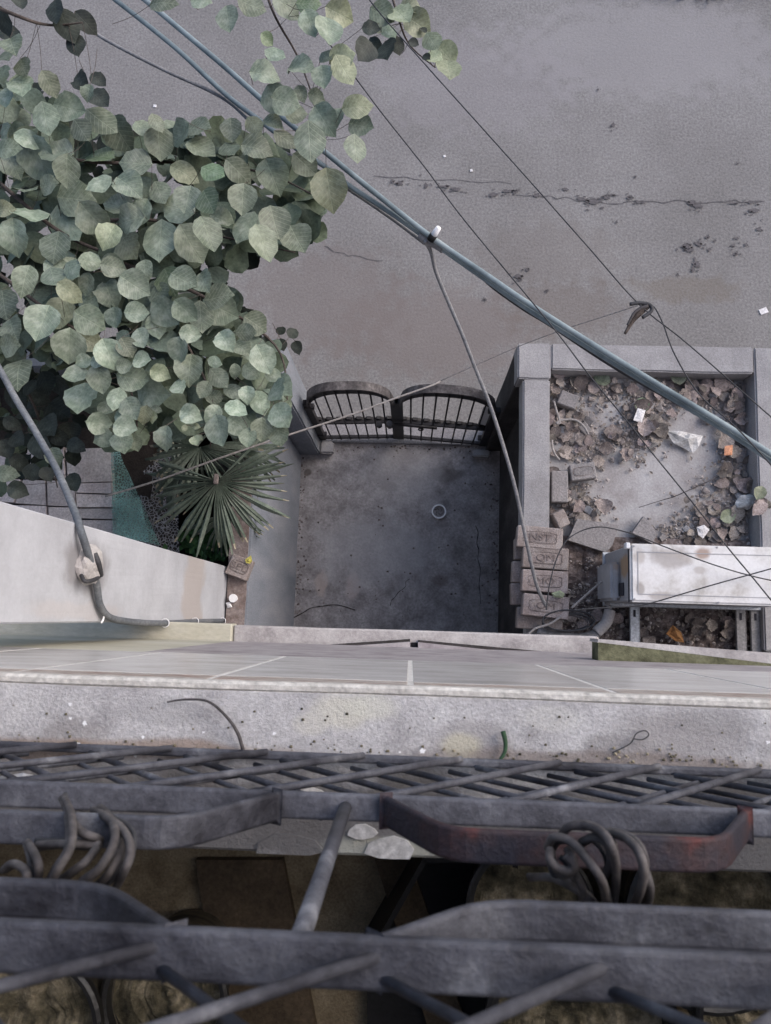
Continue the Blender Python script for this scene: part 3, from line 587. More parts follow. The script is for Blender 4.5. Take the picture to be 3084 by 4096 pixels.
for a, b in (((1700, 3440), (2060, 3440)), ((2060, 3440), (2080, 3900)), ((2080, 3900), (1440, 3900)), ((1440, 3900), (1700, 3440))):
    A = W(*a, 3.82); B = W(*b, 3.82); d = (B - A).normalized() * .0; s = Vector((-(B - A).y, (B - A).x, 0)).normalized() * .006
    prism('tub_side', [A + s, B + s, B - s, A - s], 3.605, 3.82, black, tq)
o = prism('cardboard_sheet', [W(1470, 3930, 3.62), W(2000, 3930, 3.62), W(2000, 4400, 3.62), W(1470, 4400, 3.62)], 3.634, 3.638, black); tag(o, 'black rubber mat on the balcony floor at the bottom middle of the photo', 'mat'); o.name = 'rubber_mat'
# ------------------------------------------------------------------ air conditioner
ac = thing('air_conditioner', 'white air conditioner outdoor unit with brown stains mounted beside the raised bed', 'air conditioner', (1.35, .24, 1.72))
box('cabinet', .976, 1.74, .115, .362, 1.73, 2.197, acgrey, ac, bev=.004)
box('top_cover', .970, 1.746, .109, .368, 2.175, 2.205, acwhite, ac, bev=.009)
V = []; Fc = []
for (x0, x1, y0, y1) in [(1.0, 1.70, .328, .332), (1.0, 1.70, .142, .146), (1.0, 1.004, .146, .328)]:
    b = len(V); V += [(x0, y0, 2.2065), (x1, y0, 2.2065), (x1, y1, 2.2065), (x0, y1, 2.2065)]; Fc.append((b, b + 1, b + 2, b + 3))
mesh('pressed_groove', V, Fc, acgrey, ac)
box('side_handle', .969, .975, .14, .20, 1.98, 2.08, acdark, ac, bev=.002)
box('side_cover', .93, .974, .12, .30, 1.75, 2.02, acgrey, ac, bev=.012)
box('base_pan', .965, 1.75, .10, .37, 1.715, 1.729, steel, ac)
box('corner_tab', .953, .972, .345, .372, 2.16, 2.2, plastic, ac)
for (x, y) in ((.985, .355), (.985, .122), (1.35, .36), (1.35, .117), (1.73, .355), (1.73, .122)):
    cyl('screw', (x, y), .0045, 2.2, 2.2068, acgrey, ac, seg=8, prof=[(.0045, 2.2), (.0045, 2.2075), (.0, 2.208)])
box('panel_seam', .9685, .9735, .109, .368, 2.168, 2.174, acdark, ac, bev=0)
for k in range(10): box('grille_slat', 1.05 + .055 * k, 1.07 + .055 * k, .3625, .366, 1.78, 2.15, acdark, ac)
for i, x in enumerate((1.125, 1.65, 1.722)):
    ag = thing('wall_bracket', ['pale zinc bracket holding the left end of the air conditioner', 'dark bracket under the middle of the air conditioner', 'rusty bracket under the right part of the air conditioner, nearest the right edge'][i], 'bracket', (x, -.1, 1.65), 'brackets under the air conditioner')
    mm = steel if i == 0 else cablegrey
    box('arm', x - .022, x + .022, -.112, .36, 1.695, 1.713, mm, ag, bev=.002)
    box('arm_flange', x + .0225, x + .026, -.112, .36, 1.655, 1.713, mm, ag, bev=.001)
    box('wall_plate', x - .03, x + .03, -.1145, -.108, 1.45, 1.694, mm, ag, bev=.002)
    box('slot', x - .006, x + .006, .05, .085, 1.7135, 1.7145, acdark, ag, bev=0)
# ------------------------------------------------------------------ bricks
def frog_brick(px, py, z, w=.226, d=.108, h=.068, ang=0, text=None, lab='', mat=brickm, group='loose bricks on and beside the walls', tilt=0):
    q = W(px, py, z); t = thing('brick', lab, 'brick', (0, 0, 0), group)
    me = boxdata(-w / 2, w / 2, -d / 2, d / 2, -h, 0, .004, .003, px * .01, 5); link('brick_body', me, mat, t)
    if text is not None:
        fw, fd = w * .3, d * .24
        loop = [(-fw, -fd), (fw, -fd), (fw + .012, 0), (fw, fd), (-fw, fd), (-fw - .012, 0)]
        tube('frog_edge', [(x, y, .0008) for x, y in loop], .0016, brickdark, t, seg=5, closed=True, n=4)
        mesh('frog_floor', [(x * .97, y * .95, .0022) for x, y in loop], [tuple(range(6))], mat, t)
        if text:
            cu = bpy.data.curves.new('text', 'FONT'); cu.body = text; cu.size = d * .44; cu.extrude = .002; cu.align_x = 'CENTER'; cu.align_y = 'CENTER'
            to = bpy.data.objects.new('text', cu); COL.objects.link(to); bpy.context.view_layer.update()
            me = bpy.data.meshes.new_from_object(to.evaluated_get(bpy.context.evaluated_depsgraph_get())); bpy.data.objects.remove(to)
            for v in me.vertices: v.co.z += .0035; v.co.x *= 1.25
            me.materials.clear(); link('lettering', me, brickdark, t)
    t.location = q; t.rotation_euler = (tilt, tilt * .5, ang)
    return t
frog_brick(2160, 2150, 1.82, ang=-.06, text='NST', lab='brick marked NST, first of the four on the wall end, nearest the gate')
frog_brick(2182, 2232, 1.815, ang=-.04, text='QM', lab='brick marked QM, second of the four laid on the wall end')
frog_brick(2180, 2325, 1.812, ang=-.03, text='MO', lab='brick with worn letters and a yellow leaf, third of the four on the wall end')
frog_brick(2183, 2425, 1.81, ang=-.07, text='OM', lab='brick with worn letters under the grey cable, fourth of the four on the wall end')
for i, (px, py, a, lab) in enumerate([(2150, 2195, .02, 'lower brick under the one marked NST'), (2140, 2290, -.02, 'lower brick sticking out beneath the second brick of the wall end'), (2136, 2375, .03, 'lower reddish brick sticking out beneath the third brick of the wall end'), (2160, 2475, -.03, 'lowest brick of the wall end nearest the facade')]):
    frog_brick(px, py, 1.737, ang=a, lab=lab, h=.07)
frog_brick(2275, 1598, 1.70, w=.10, d=.075, ang=-.35, lab='half brick lying among dry leaves in the far left corner of the bed', mat=greybrick)
frog_brick(2240, 1945, 1.70, w=.085, d=.165, ang=.02, lab='upright grey brick against the left wall inside the bed', mat=greybrick)
frog_brick(2333, 1885, 1.70, w=.13, d=.085, ang=.15, text='', lab='grey half brick with a hollow inside the bed, beside the upright brick', mat=greybrick)
frog_brick(2247, 2075, 1.71, w=.065, d=.085, ang=.5, lab='small broken pinkish brick chunk near the end of the left wall', tilt=.15)
frog_brick(956, 2268, 1.74, w=.115, d=.108, ang=-.35, text='SEL', lab='half brick with letters on the dusty top of the left garden wall', h=.06)
def slabpoly(pts, z0, z1, lab, mat=greybrick, name='broken_slab'):
    o = prism(name, [W(x, y, z1) for x, y in pts], z0, z1, mat); tag(o, lab, 'slab', 'broken slabs in the raised bed'); return o
slabpoly([(2310, 2075), (2475, 2100), (2450, 2180), (2425, 2210), (2272, 2160)], 1.66, 1.70, 'large broken grey slab in front of the air conditioner, lying across the bed')
slabpoly([(2575, 2065), (2630, 2130), (2610, 2175), (2530, 2130)], 1.64, 1.68, 'smaller pointed broken slab right of the large one, above the air conditioner')
# rubble mass between the bricks and the facade
V = []; Fc = []; nx, ny = 60, 34
for j in range(ny + 1):
    for i in range(nx + 1):
        x = .69 + 1.06 * i / nx; y = -.1 + .56 * j / ny; e = min(1, (ny - j) / 6)
        V.append((x, y, 1.63 + e * (.03 * mnoise.noise(Vector((x * 9, y * 9, 0))) + .018 * mnoise.noise(Vector((x * 30, y * 30, 2))) + .01)))
for j in range(ny):
    for i in range(nx): a = j * (nx + 1) + i; Fc.append((a, a + 1, a + nx + 2, a + nx + 1))
o = mesh('rubble_ground', V, Fc, rubble, bed); o['kind'] = 'stuff'
def lump(name, px, py, z, sx, sy, sz, mat, lab, cat, group=None, ang=0, sub=2, amp=.35, seed=0):
    bm = bmesh.new(); bmesh.ops.create_icosphere(bm, subdivisions=sub, radius=1)
    for v in bm.verts:
        n = mnoise.noise(v.co * 1.3 + Vector((seed, px * .1, 0))); v.co *= 1 + amp * n; v.co = Vector((v.co.x * sx, v.co.y * sy, v.co.z * sz))
    me = bpy.data.meshes.new(name); bm.to_mesh(me); bm.free(); o = link(name, me, mat); o.location = W(px, py, z); o.rotation_euler.z = ang
    if lab: tag(o, lab, cat, group)
    return o
lump('crumpled_wrapper', 2985, 2010, 1.67, .055, .038, .022, foil, 'crumpled silver wrapper in the bed by the right wall', 'wrapper', ang=.5, sub=3, amp=.5)
def foldsheet(name, pts, z, mat, lab, cat, thick=.0015, amp=.012, seed=0, parent=None):
    """crumpled sheet from an outline, fan of triangles with uneven heights"""
    P = [W(x, y, z) for x, y in pts]; c = sum(P, Vector()) / len(P); n = len(P)
    V = [c + Vector((0, 0, amp * 1.2))]; 
    for k, p in enumerate(P): V.append(p.lerp(c, .45) + Vector((0, 0, amp * (.3 + R.random()))))
    for k, p in enumerate(P): V.append(p + Vector((0, 0, amp * .9 * R.random())))
    Fc = []
    for k in range(n): Fc += [(0, 1 + k, 1 + (k + 1) % n), (1 + k, 1 + n + k, 1 + n + (k + 1) % n, 1 + (k + 1) % n)]
    o = mesh(name, V, Fc, mat, parent); s = o.modifiers.new('s', 'SOLIDIFY'); s.thickness = thick
    if lab: tag(o, lab, cat)
    return o
foldsheet('crumpled_wrapper', [(2660, 1725), (2720, 1730), (2760, 1735), (2810, 1745), (2790, 1790), (2770, 1815), (2730, 1790), (2690, 1775)], 1.635, foil, 'torn pale foil wrapper lying on the bare middle of the bed', 'wrapper', amp=.03)
foldsheet('paper_packet', [(2550, 1633), (2582, 1642), (2566, 1693), (2532, 1682)], 1.672, paper, 'small white rectangular packet near the middle of the bed', 'packet', amp=.006)
foldsheet('paper_scrap', [(2785, 2110), (2815, 2100), (2835, 2120), (2810, 2155), (2790, 2140)], 1.66, paper, 'crumpled white scrap just above the air conditioner', 'paper')
foldsheet('orange_wrapper', [(2898, 1785), (2930, 1780), (2928, 1820), (2895, 1822)], 1.69, orange, 'small orange square wrapper by the right wall of the bed', 'wrapper', amp=.006)
foldsheet('orange_wrapper', [(2660, 2535), (2690, 2500), (2720, 2530), (2735, 2570), (2700, 2565)], 1.68, M('orange_brown', [(.35, .16, .06), (.45, .24, .1)], scale=14), 'folded orange brown wrapper on the rubble below the air conditioner', 'wrapper', amp=.02)
foldsheet('yellow_leaf', [(2205, 2372), (2240, 2362), (2258, 2375), (2250, 2392), (2215, 2388)], 1.83, lf_yel, 'curled yellow leaf on the third brick of the wall end', 'leaf', amp=.01)
foldsheet('yellow_leaf', [(982, 2238), (1005, 2222), (1010, 2245), (1000, 2256), (985, 2252)], 1.75, M('yellow_leaf', [(.4, .36, .08), (.5, .45, .12)], scale=14), 'bright yellow leaf on the half brick of the left garden wall', 'leaf', amp=.01)
q = W(933, 2393, 1.70); cp = thing('white_cap', 'round white plastic cup lid on the dusty top of the left garden wall', 'cap', tuple(q)); cyl('lid', (q.x, q.y), .022, 1.672, 1.71, plastic, cp, prof=[(.018, 1.672), (.022, 1.705), (.021, 1.71), (.0, 1.711)])
foldsheet('plastic_scrap', [(905, 2412), (920, 2408), (930, 2428), (912, 2432)], 1.68, plastic, 'torn clear plastic scrap beside the white lid', 'scrap')
# pale curved cable tie / hoop in the bed
hp = thing('plastic_hoop', 'cream plastic hoop half buried in leaves along the left wall of the bed', 'hoop', tuple(W(2280, 1750, 1.66)))
tube('hoop_arc', PP([(2216, 1605), (2228, 1650), (2240, 1690), (2225, 1693), (2250, 1680), (2300, 1680), (2335, 1705), (2355, 1740)], 1.69), .006, rope, hp)
tube('hoop_arc', PP([(2208, 1760), (2210, 1790), (2222, 1820), (2238, 1840)], 1.68), .006, rope, hp)
# ------------------------------------------------------------------ leaves
def leafmesh(name, wr, cup, droop, seed, mat, edge=.04, nseg=9):
    V = []; Fc = []; rr = random.Random(seed)
    for i in range(nseg + 1):
        t = i / nseg; w = wr * .5 * (max(0, math.sin(math.pi * min(1, (t * .97) ** .82))) ** .75) if 0 < i < nseg else 0
        if i == nseg - 1: w *= .7
        z = -droop * t * t + .03 * math.sin(t * 5 + seed)
        for s in (-1, -.5, 0, .5, 1):
            V.append((t, s * w * (1 + edge * rr.uniform(-1, 1)), z + cup * abs(s) * w * (1 + .5 * rr.uniform(-1, 1)) + (.03 * rr.uniform(-1, 1) if abs(s) == 1 else 0)))
    for i in range(nseg):
        for k in range(4): a = i * 5 + k; Fc.append((a, a + 5, a + 6, a + 1))
    me = bpy.data.meshes.new(name); me.from_pydata(V, [], Fc); me.update(); me.materials.append(mat)
    me.polygons.foreach_set('use_smooth', [True] * len(me.polygons)); return me
LM = {}
for key, mt in (('p', lf_pale), ('m', lf_mid), ('y', lf_yel), ('g', lf_green), ('d', lf_dark)):
    LM[key] = [leafmesh('leaf_' + mt.name, wr, cup, dr, sd, mt) for wr, cup, dr, sd in ((.82, .18, .08, 1), (.9, .25, .12, 2), (.76, -.12, .1, 3), (.94, .15, .05, 4), (.86, .35, .18, 5), (.72, .1, .22, 6))]
DM = [leafmesh('dry_leaf', wr, cup, dr, sd, dryleaf, edge=.12) for wr, cup, dr, sd in ((.8, .3, .12, 11), (.9, .5, -.12, 12), (.7, .25, .2, 13), (.85, -.4, .1, 14))]
tree = thing('leafy_tree', 'broad leaved tree with dusty grey green leaves overhanging the road at the upper left', 'tree', (-4.4, 1.6, 0))
petV, petF = [], []
BR = {'a': [(-260, 500), (200, 900), (480, 1050), (700, 1300), (850, 1600), (840, 1790)], 'b': [(-260, 500), (300, 640), (700, 650), (1050, 690), (1290, 800)], 'c': [(200, 900), (600, 880), (900, 950), (1180, 1010)],
      'd': [(480, 1050), (800, 1180), (1100, 1380), (1150, 1600)], 'e': [(-260, 900), (200, 1250), (480, 1450), (560, 1780)], 'u': [(1000, -260), (1085, 30), (1185, 215), (1245, 370), (1300, 560)], 'v': [(1500, -260), (1590, 60), (1640, 180), (1740, 270)],
      'f': [(-260, 1300), (60, 1500), (180, 1750), (230, 1950)], 'h': [(-300, -100), (60, 60), (200, 100), (330, 90)]}
ZB_ = {k: 2.80 for k in BR}; ZB_['f'] = 2.45; ZB_['u'] = 2.9; ZB_['v'] = 2.75; ZB_['h'] = 3.1
brpts = []
for k, pts in BR.items():
    P = [W(x, y, ZB_[k] + .05 * math.sin(i * 2)) for i, (x, y) in enumerate(pts)]
    tube('branch', P, [.009, .0025] if k not in 'uv' else [.006, .002], bark, tree, seg=7); brpts += [(k, p) for p in spline(P, 6)]
cnt = [0]
def put_leaf(px, py, L, ang, key='p', z=None, tilt=.28, zoff=0, parent=tree, branches=None, pet=True):
    z = (R.uniform(2.84, 3.04) if z is None else z) + zoff
    c = W(px, py, z); ln = 1.1 * R.uniform(.84, 1.12) * L * (H - z) / F; a = -math.radians(ang) + R.uniform(-.12, .12)
    me = R.choice(LM[key]); o = bpy.data.objects.new('leaf', me); COL.objects.link(o)
    rot = Matrix.Rotation(a, 4, 'Z') @ Matrix.Rotation(R.gauss(0, tilt), 4, 'Y') @ Matrix.Rotation(R.gauss(0, tilt), 4, 'X')
    mw = Matrix.Translation(c) @ rot @ Matrix.Scale(ln, 4) @ Matrix.Translation((-.5, 0, 0))
    o.parent = parent; o.matrix_parent_inverse = Matrix.Translation(parent.location).inverted(); o.matrix_basis = mw
    if pet:
        b0 = mw @ Vector((.02, 0, 0)); k, nb = min(brpts, key=lambda q: (q[1] - b0).length)
        d = nb - b0
        if d.length > .22: nb = b0 + d.normalized() * .1 - Vector((0, 0, .04)) - (rot @ Vector((.08, 0, 0)))
        tubedata([b0, (b0 + nb) / 2 + Vector((0, 0, -.01)), nb], .0011, 4, V=petV, Fc=petF, n=3)
    cnt[0] += 1; return o
s1 = .925
for (x, y, L, a, k) in [(90, 370, 140, 70, 'p'), (25, 420, 120, 90, 'p'), (195, 510, 155, 80, 'p'), (215, 365, 130, 60, 'm'), (300, 465, 160, 20, 'p'), (15, 565, 110, 60, 'p'), (170, 690, 190, 60, 'p'), (240, 660, 190, 190, 'p'), (50, 700, 160, 60, 'p'), (410, 670, 170, 190, 'g'), (585, 705, 175, 180, 'p'),
                        (425, 790, 130, 150, 'p'), (555, 800, 140, 40, 'p'), (290, 740, 130, 90, 'm'), (690, 830, 140, 60, 'p'), (795, 745, 150, 20, 'y'), (770, 900, 175, 200, 'p'), (810, 860, 140, 100, 'p'), (510, 885, 155, 190, 'p'), (560, 950, 140, 180, 'p'), (610, 920, 140, 120, 'p'), (405, 945, 160, 45, 'p'), (290, 960, 210, 50, 'p'),
                        (130, 915, 165, 170, 'p'), (20, 905, 90, 0, 'y'), (60, 1025, 190, 80, 'p'), (690, 1035, 190, 85, 'p'), (830, 1055, 205, 55, 'p'), (555, 1065, 140, 60, 'y'), (470, 1020, 120, 110, 'y'), (900, 870, 150, 60, 'g'), (920, 740, 120, 30, 'g'), (1050, 860, 130, 90, 'm'), (1030, 740, 140, 40, 'm'),
                        (240, 1070, 150, 90, 'm'), (395, 1125, 105, 0, 'p'), (490, 1150, 115, 10, 'p'), (250, 1165, 130, 20, 'p'), (310, 1165, 110, 40, 'p'), (330, 860, 170, 10, 'm'), (210, 800, 110, 0, 'm'), (110, 820, 130, 60, 'p'), (1180, 760, 160, 70, 'm'), (1320, 710, 140, 30, 'm'), (1425, 820, 200, 85, 'y'), (1140, 1050, 170, 70, 'm'),
                        (1060, 980, 170, 110, 'p'), (900, 1010, 150, 60, 'm'), (960, 950, 130, 20, 'p'), (1190, 960, 150, 70, 'm'), (1285, 1030, 150, 60, 'm'), (1110, 640, 130, 10, 'm'), (990, 640, 130, 60, 'm'), (870, 640, 150, 20, 'm'), (780, 580, 130, 150, 'm'), (690, 620, 140, 80, 'm'), (860, 550, 130, 10, 'm'), (520, 580, 160, 60, 'm'),
                        (440, 520, 150, 30, 'm'), (1000, 560, 120, 80, 'm'), (1100, 540, 120, 50, 'y'), (1180, 530, 110, 20, 'm'), (350, 560, 130, 60, 'm'), (1240, 600, 130, 30, 'm'), (680, 530, 90, 60, 'm'), (740, 540, 90, 120, 'm'), (620, 560, 100, 40, 'm'), (1060, 690, 70, 90, 'm'), (120, 600, 130, 10, 'p'), (30, 640, 120, 0, 'm')]:
    put_leaf(x * s1, y * s1, L * s1, a, k)
for (x, y, L, a, k) in [(985, 80, 150, 80, 'p'), (1090, 20, 150, 10, 'm'), (1335, 15, 130, 0, 'g'), (1155, 170, 80, 30, 'g'), (1190, 230, 120, 20, 'p'), (1145, 320, 125, 0, 'p'), (1300, 290, 140, 20, 'p'), (1395, 330, 120, 80, 'p'), (1490, 300, 150, 60, 'y'), (1480, 250, 110, -20, 'y'), (1190, 430, 140, 60, 'p'), (1235, 440, 120, 10, 'p'), (1280, 490, 110, 0, 'p'), (1340, 610, 170, 80, 'p'),
                        (1400, 520, 160, 50, 'p'), (1450, 520, 120, 110, 'p'), (1545, 460, 130, 0, 'y'), (1560, 540, 125, 20, 'p'), (1540, 640, 150, 75, 'p'), (1370, 420, 90, 0, 'm'), (1240, 30, 170, 30, 'p'), (1420, 130, 150, 80, 'p'), (1470, 60, 140, 10, 'y'), (1340, 100, 120, 60, 'p'), (1580, 220, 125, 110, 'd'), (1605, 122, 100, 10, 'd'), (700, 8, 130, 0, 'm'), (1410, 240, 90, 50, 'm'), (1300, 400, 80, 70, 'm'), (870, 5, 90, 0, 'p')]:
    put_leaf(x * s1, y * s1, L * s1, a, k, z=R.uniform(2.95, 3.1))
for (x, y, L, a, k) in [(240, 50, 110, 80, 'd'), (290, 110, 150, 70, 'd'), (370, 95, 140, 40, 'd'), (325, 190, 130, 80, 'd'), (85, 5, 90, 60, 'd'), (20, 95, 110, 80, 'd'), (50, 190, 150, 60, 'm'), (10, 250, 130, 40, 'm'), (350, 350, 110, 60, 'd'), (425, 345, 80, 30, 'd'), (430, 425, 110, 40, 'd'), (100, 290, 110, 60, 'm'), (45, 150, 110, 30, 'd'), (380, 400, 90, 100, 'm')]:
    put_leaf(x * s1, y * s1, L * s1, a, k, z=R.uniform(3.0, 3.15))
for (x, y, L, a, k) in [(30, 60, 110, 30, 'm'), (110, 60, 130, 60, 'y'), (180, 100, 130, 30, 'y'), (150, 30, 110, 10, 'y'), (240, 170, 120, 60, 'y'), (300, 230, 120, 40, 'y'), (310, 290, 110, 80, 'y'), (250, 240, 90, 30, 'y'), (45, 210, 120, 85, 'd'), (0, 190, 90, 60, 'd'), (95, 190, 80, 70, 'd'), (163, 180, 50, 20, 'd'), (205, 127, 38, 40, 'd'), (217, 240, 45, 40, 'd'), (150, 97, 32, 10, 'd'), (10, 120, 60, 20, 'm'), (60, 130, 90, 60, 'p')]:
    put_leaf(1500 + x * .951, y * .951, L * .951, a, k, z=R.uniform(2.8, 2.95))
s2 = .7808
for (x, y, L, a, k) in [(125, 150, 200, 90, 'm'), (270, 130, 170, 60, 'p'), (350, 100, 140, 110, 'p'), (355, 215, 130, 30, 'y'), (465, 60, 115, 0, 'p'), (578, 85, 130, 0, 'p'), (445, 175, 120, 100, 'p'), (690, 180, 200, 25, 'p'), (560, 225, 180, 65, 'p'), (870, 165, 190, 60, 'g'), (455, 270, 130, 30, 'p'), (460, 362, 165, 30, 'p'), (585, 345, 120, 80, 'p'), (700, 320, 130, 0, 'p'),
                        (800, 390, 150, 70, 'p'), (215, 370, 240, 95, 'p'), (300, 320, 190, 110, 'y'), (355, 495, 190, 100, 'p'), (455, 465, 130, 20, 'y'), (560, 535, 170, 70, 'p'), (630, 450, 100, 40, 'p'), (720, 450, 135, 60, 'p'), (725, 562, 95, 0, 'p'), (650, 500, 120, 60, 'm'), (845, 320, 170, 35, 'p'), (950, 310, 160, 40, 'p'), (1030, 340, 160, 80, 'p'), (1130, 300, 190, 20, 'p'),
                        (1120, 240, 150, 0, 'm'), (1155, 465, 120, 55, 'p'), (915, 515, 150, 100, 'p'), (975, 430, 110, 10, 'p'), (970, 610, 170, 90, 'm'), (635, 592, 100, 0, 'p'), (500, 572, 100, 10, 'p'), (510, 662, 140, 80, 'p'), (385, 635, 130, 160, 'p'), (425, 568, 80, 160, 'p'), (680, 652, 150, 0, 'p'), (820, 632, 120, 20, 'y'), (770, 730, 215, 15, 'p'), (915, 702, 110, 55, 'p'), (1100, 575, 90, 15, 'p'),
                        (1205, 622, 90, 90, 'p'), (1290, 622, 120, 40, 'p'), (1120, 655, 120, 50, 'p'), (1350, 560, 150, 60, 'p'), (1200, 725, 110, 20, 'p'), (1265, 740, 90, 80, 'p'), (1335, 785, 135, 75, 'p'), (1045, 715, 110, 110, 'm'), (1100, 750, 110, 0, 'm'), (415, 755, 170, 90, 'p'), (595, 762, 140, 90, 'p'), (670, 812, 130, 60, 'p'), (540, 812, 90, 20, 'p'), (740, 845, 100, 100, 'y'), (975, 842, 115, 20, 'p'),
                        (1090, 842, 130, 120, 'p'), (1210, 815, 120, 20, 'p'), (1225, 895, 130, 30, 'p'), (510, 887, 125, -10, 'p'), (625, 852, 90, 0, 'p'), (640, 905, 125, 15, 'p'), (525, 965, 120, 160, 'p'), (625, 985, 140, 80, 'p'), (845, 965, 145, 100, 'p'), (1120, 925, 145, 80, 'p'), (1340, 920, 140, 90, 'm'), (1440, 850, 140, 60, 'p'), (1420, 720, 150, 60, 'p'), (1240, 500, 130, 40, 'm'), (1260, 420, 130, 0, 'm'), (690, 985, 100, 80, 'm'),
                        (1000, 975, 70, 60, 'y'), (945, 912, 45, 100, 'y'), (1005, 905, 40, 0, 'y'), (1020, 960, 50, 40, 'y'), (800, 815, 55, 20, 'p'), (780, 855, 60, 90, 'y'), (50, 490, 150, 0, 'm'), (90, 620, 200, 80, 'm'), (20, 280, 170, 80, 'm'), (60, 400, 150, 60, 'm'), (740, 100, 150, 80, 'm'), (820, 230, 130, 60, 'm'), (940, 150, 150, 30, 'm'), (1040, 160, 140, 60, 'm'), (1430, 950, 120, 80, 'm'), (1400, 640, 110, 30, 'p'), (1310, 380, 130, 20, 'm'), (1340, 860, 100, 60, 'm'), (1270, 960, 110, 90, 'm')]:
    put_leaf(x * s2, 1000 + y * s2, L * s2, a, k)
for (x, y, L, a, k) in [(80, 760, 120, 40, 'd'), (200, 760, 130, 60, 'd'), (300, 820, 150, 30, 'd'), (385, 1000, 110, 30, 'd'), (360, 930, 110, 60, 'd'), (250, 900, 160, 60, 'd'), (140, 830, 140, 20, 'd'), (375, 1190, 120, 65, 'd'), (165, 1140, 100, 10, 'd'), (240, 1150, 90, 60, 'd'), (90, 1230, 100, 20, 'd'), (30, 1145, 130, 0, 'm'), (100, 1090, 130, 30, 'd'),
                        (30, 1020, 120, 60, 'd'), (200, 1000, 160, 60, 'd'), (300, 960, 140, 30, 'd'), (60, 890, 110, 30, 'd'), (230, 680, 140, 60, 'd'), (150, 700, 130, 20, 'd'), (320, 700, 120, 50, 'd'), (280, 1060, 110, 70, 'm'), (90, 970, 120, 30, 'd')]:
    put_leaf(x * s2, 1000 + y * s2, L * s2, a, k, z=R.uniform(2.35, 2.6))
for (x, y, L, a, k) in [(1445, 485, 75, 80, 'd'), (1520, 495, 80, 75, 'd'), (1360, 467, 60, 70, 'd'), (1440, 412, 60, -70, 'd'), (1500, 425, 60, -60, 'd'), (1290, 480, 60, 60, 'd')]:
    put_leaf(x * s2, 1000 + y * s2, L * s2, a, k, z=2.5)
o = mesh('petioles', petV, petF, bark, tree); o['kind'] = 'stuff'
# lower foliage, too many to pick out one by one
def inside(p, poly):
    c = False; n = len(poly)
    for i in range(n):
        a, b = poly[i], poly[(i + 1) % n]
        if (a[1] > p[1]) != (b[1] > p[1]) and p[0] < (b[0] - a[0]) * (p[1] - a[1]) / (b[1] - a[1]) + a[0]: c = not c
    return c
crown = [(-500, 150), (0, 260), (110, 340), (230, 370), (330, 500), (560, 560), (840, 530), (1000, 560), (1210, 640), (1310, 720), (1310, 850), (1240, 960), (1110, 1020), (940, 1060), (900, 1150), (980, 1240), (1040, 1330), (1120, 1420), (1150, 1560), (1130, 1680), (1040, 1740), (900, 1700), (640, 1740), (470, 1780), (380, 1720), (330, 1500), (120, 1440), (-500, 1500)]
darkp = [(-500, 1480), (120, 1430), (330, 1500), (320, 1720), (290, 1850), (150, 1900), (0, 1960), (-500, 1900)]
def mass(name, poly, n, mats, zlo, zhi, lo, hi, bounds):
    V = []; Fc = []; mi = []; i = 0
    while i < n:
        px = R.uniform(bounds[0], bounds[1]); py = R.uniform(bounds[2], bounds[3])
        if not inside((px, py), poly): continue
        i += 1; z = R.uniform(zlo, zhi); c = W(px, py, z); ln = R.uniform(lo, hi); k = R.randrange(len(mats)); src = R.choice(LM[mats[k]])
        mw = Matrix.Translation(c) @ Matrix.Rotation(R.uniform(0, 6.28), 4, 'Z') @ Matrix.Rotation(R.gauss(0, .4), 4, 'Y') @ Matrix.Rotation(R.gauss(0, .4), 4, 'X') @ Matrix.Scale(ln, 4) @ Matrix.Translation((-.5, 0, 0))
        b = len(V); V += [mw @ v.co for v in src.vertices]
        for p in src.polygons: Fc.append(tuple(b + q for q in p.vertices)); mi.append(k)
    me = bpy.data.meshes.new(name); me.from_pydata(V, [], Fc); me.update()
    for k in mats: me.materials.append(foliage[k])
    me.polygons.foreach_set('material_index', mi); me.polygons.foreach_set('use_smooth', [True] * len(mi))
    o = link(name, me, None, tree); o['kind'] = 'stuff'; return o
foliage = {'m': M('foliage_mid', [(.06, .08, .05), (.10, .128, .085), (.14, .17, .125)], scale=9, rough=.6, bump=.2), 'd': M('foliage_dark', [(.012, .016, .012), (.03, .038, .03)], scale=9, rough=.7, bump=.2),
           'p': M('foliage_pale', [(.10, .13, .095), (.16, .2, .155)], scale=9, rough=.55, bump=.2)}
mass('lower_foliage', crown, 620, ['m', 'p', 'm'], 2.5, 2.84, .10, .16, (-450, 1300, 150, 1800))
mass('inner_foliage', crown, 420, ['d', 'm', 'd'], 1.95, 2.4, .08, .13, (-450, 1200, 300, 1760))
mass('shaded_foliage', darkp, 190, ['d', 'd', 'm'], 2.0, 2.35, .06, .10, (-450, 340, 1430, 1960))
# trunk and limbs, standing left of the view
tube('trunk', [(-4.4, 1.6, -.05), (-4.3, 1.62, .9), (-4.0, 1.6, 1.7), (-3.4, 1.6, 2.3), (-2.9, 1.65, 2.65)], [.14, .06], bark, tree, seg=14)
e0 = Vector((-2.9, 1.65, 2.65))
for k in 'abefh':
    p = W(*BR[k][0], ZB_[k]); tube('limb', [e0, (e0 + p) / 2 + Vector((0, .05, .04)), p], [.03, .009], bark, tree, seg=9)
for k in 'uv':
    p = W(*BR[k][0], ZB_[k]); tube('limb', [e0, (-2.3, 2.6, 3.0), (p.x - .5, 3.0, 3.05), p], [.035, .006], bark, tree, seg=9)
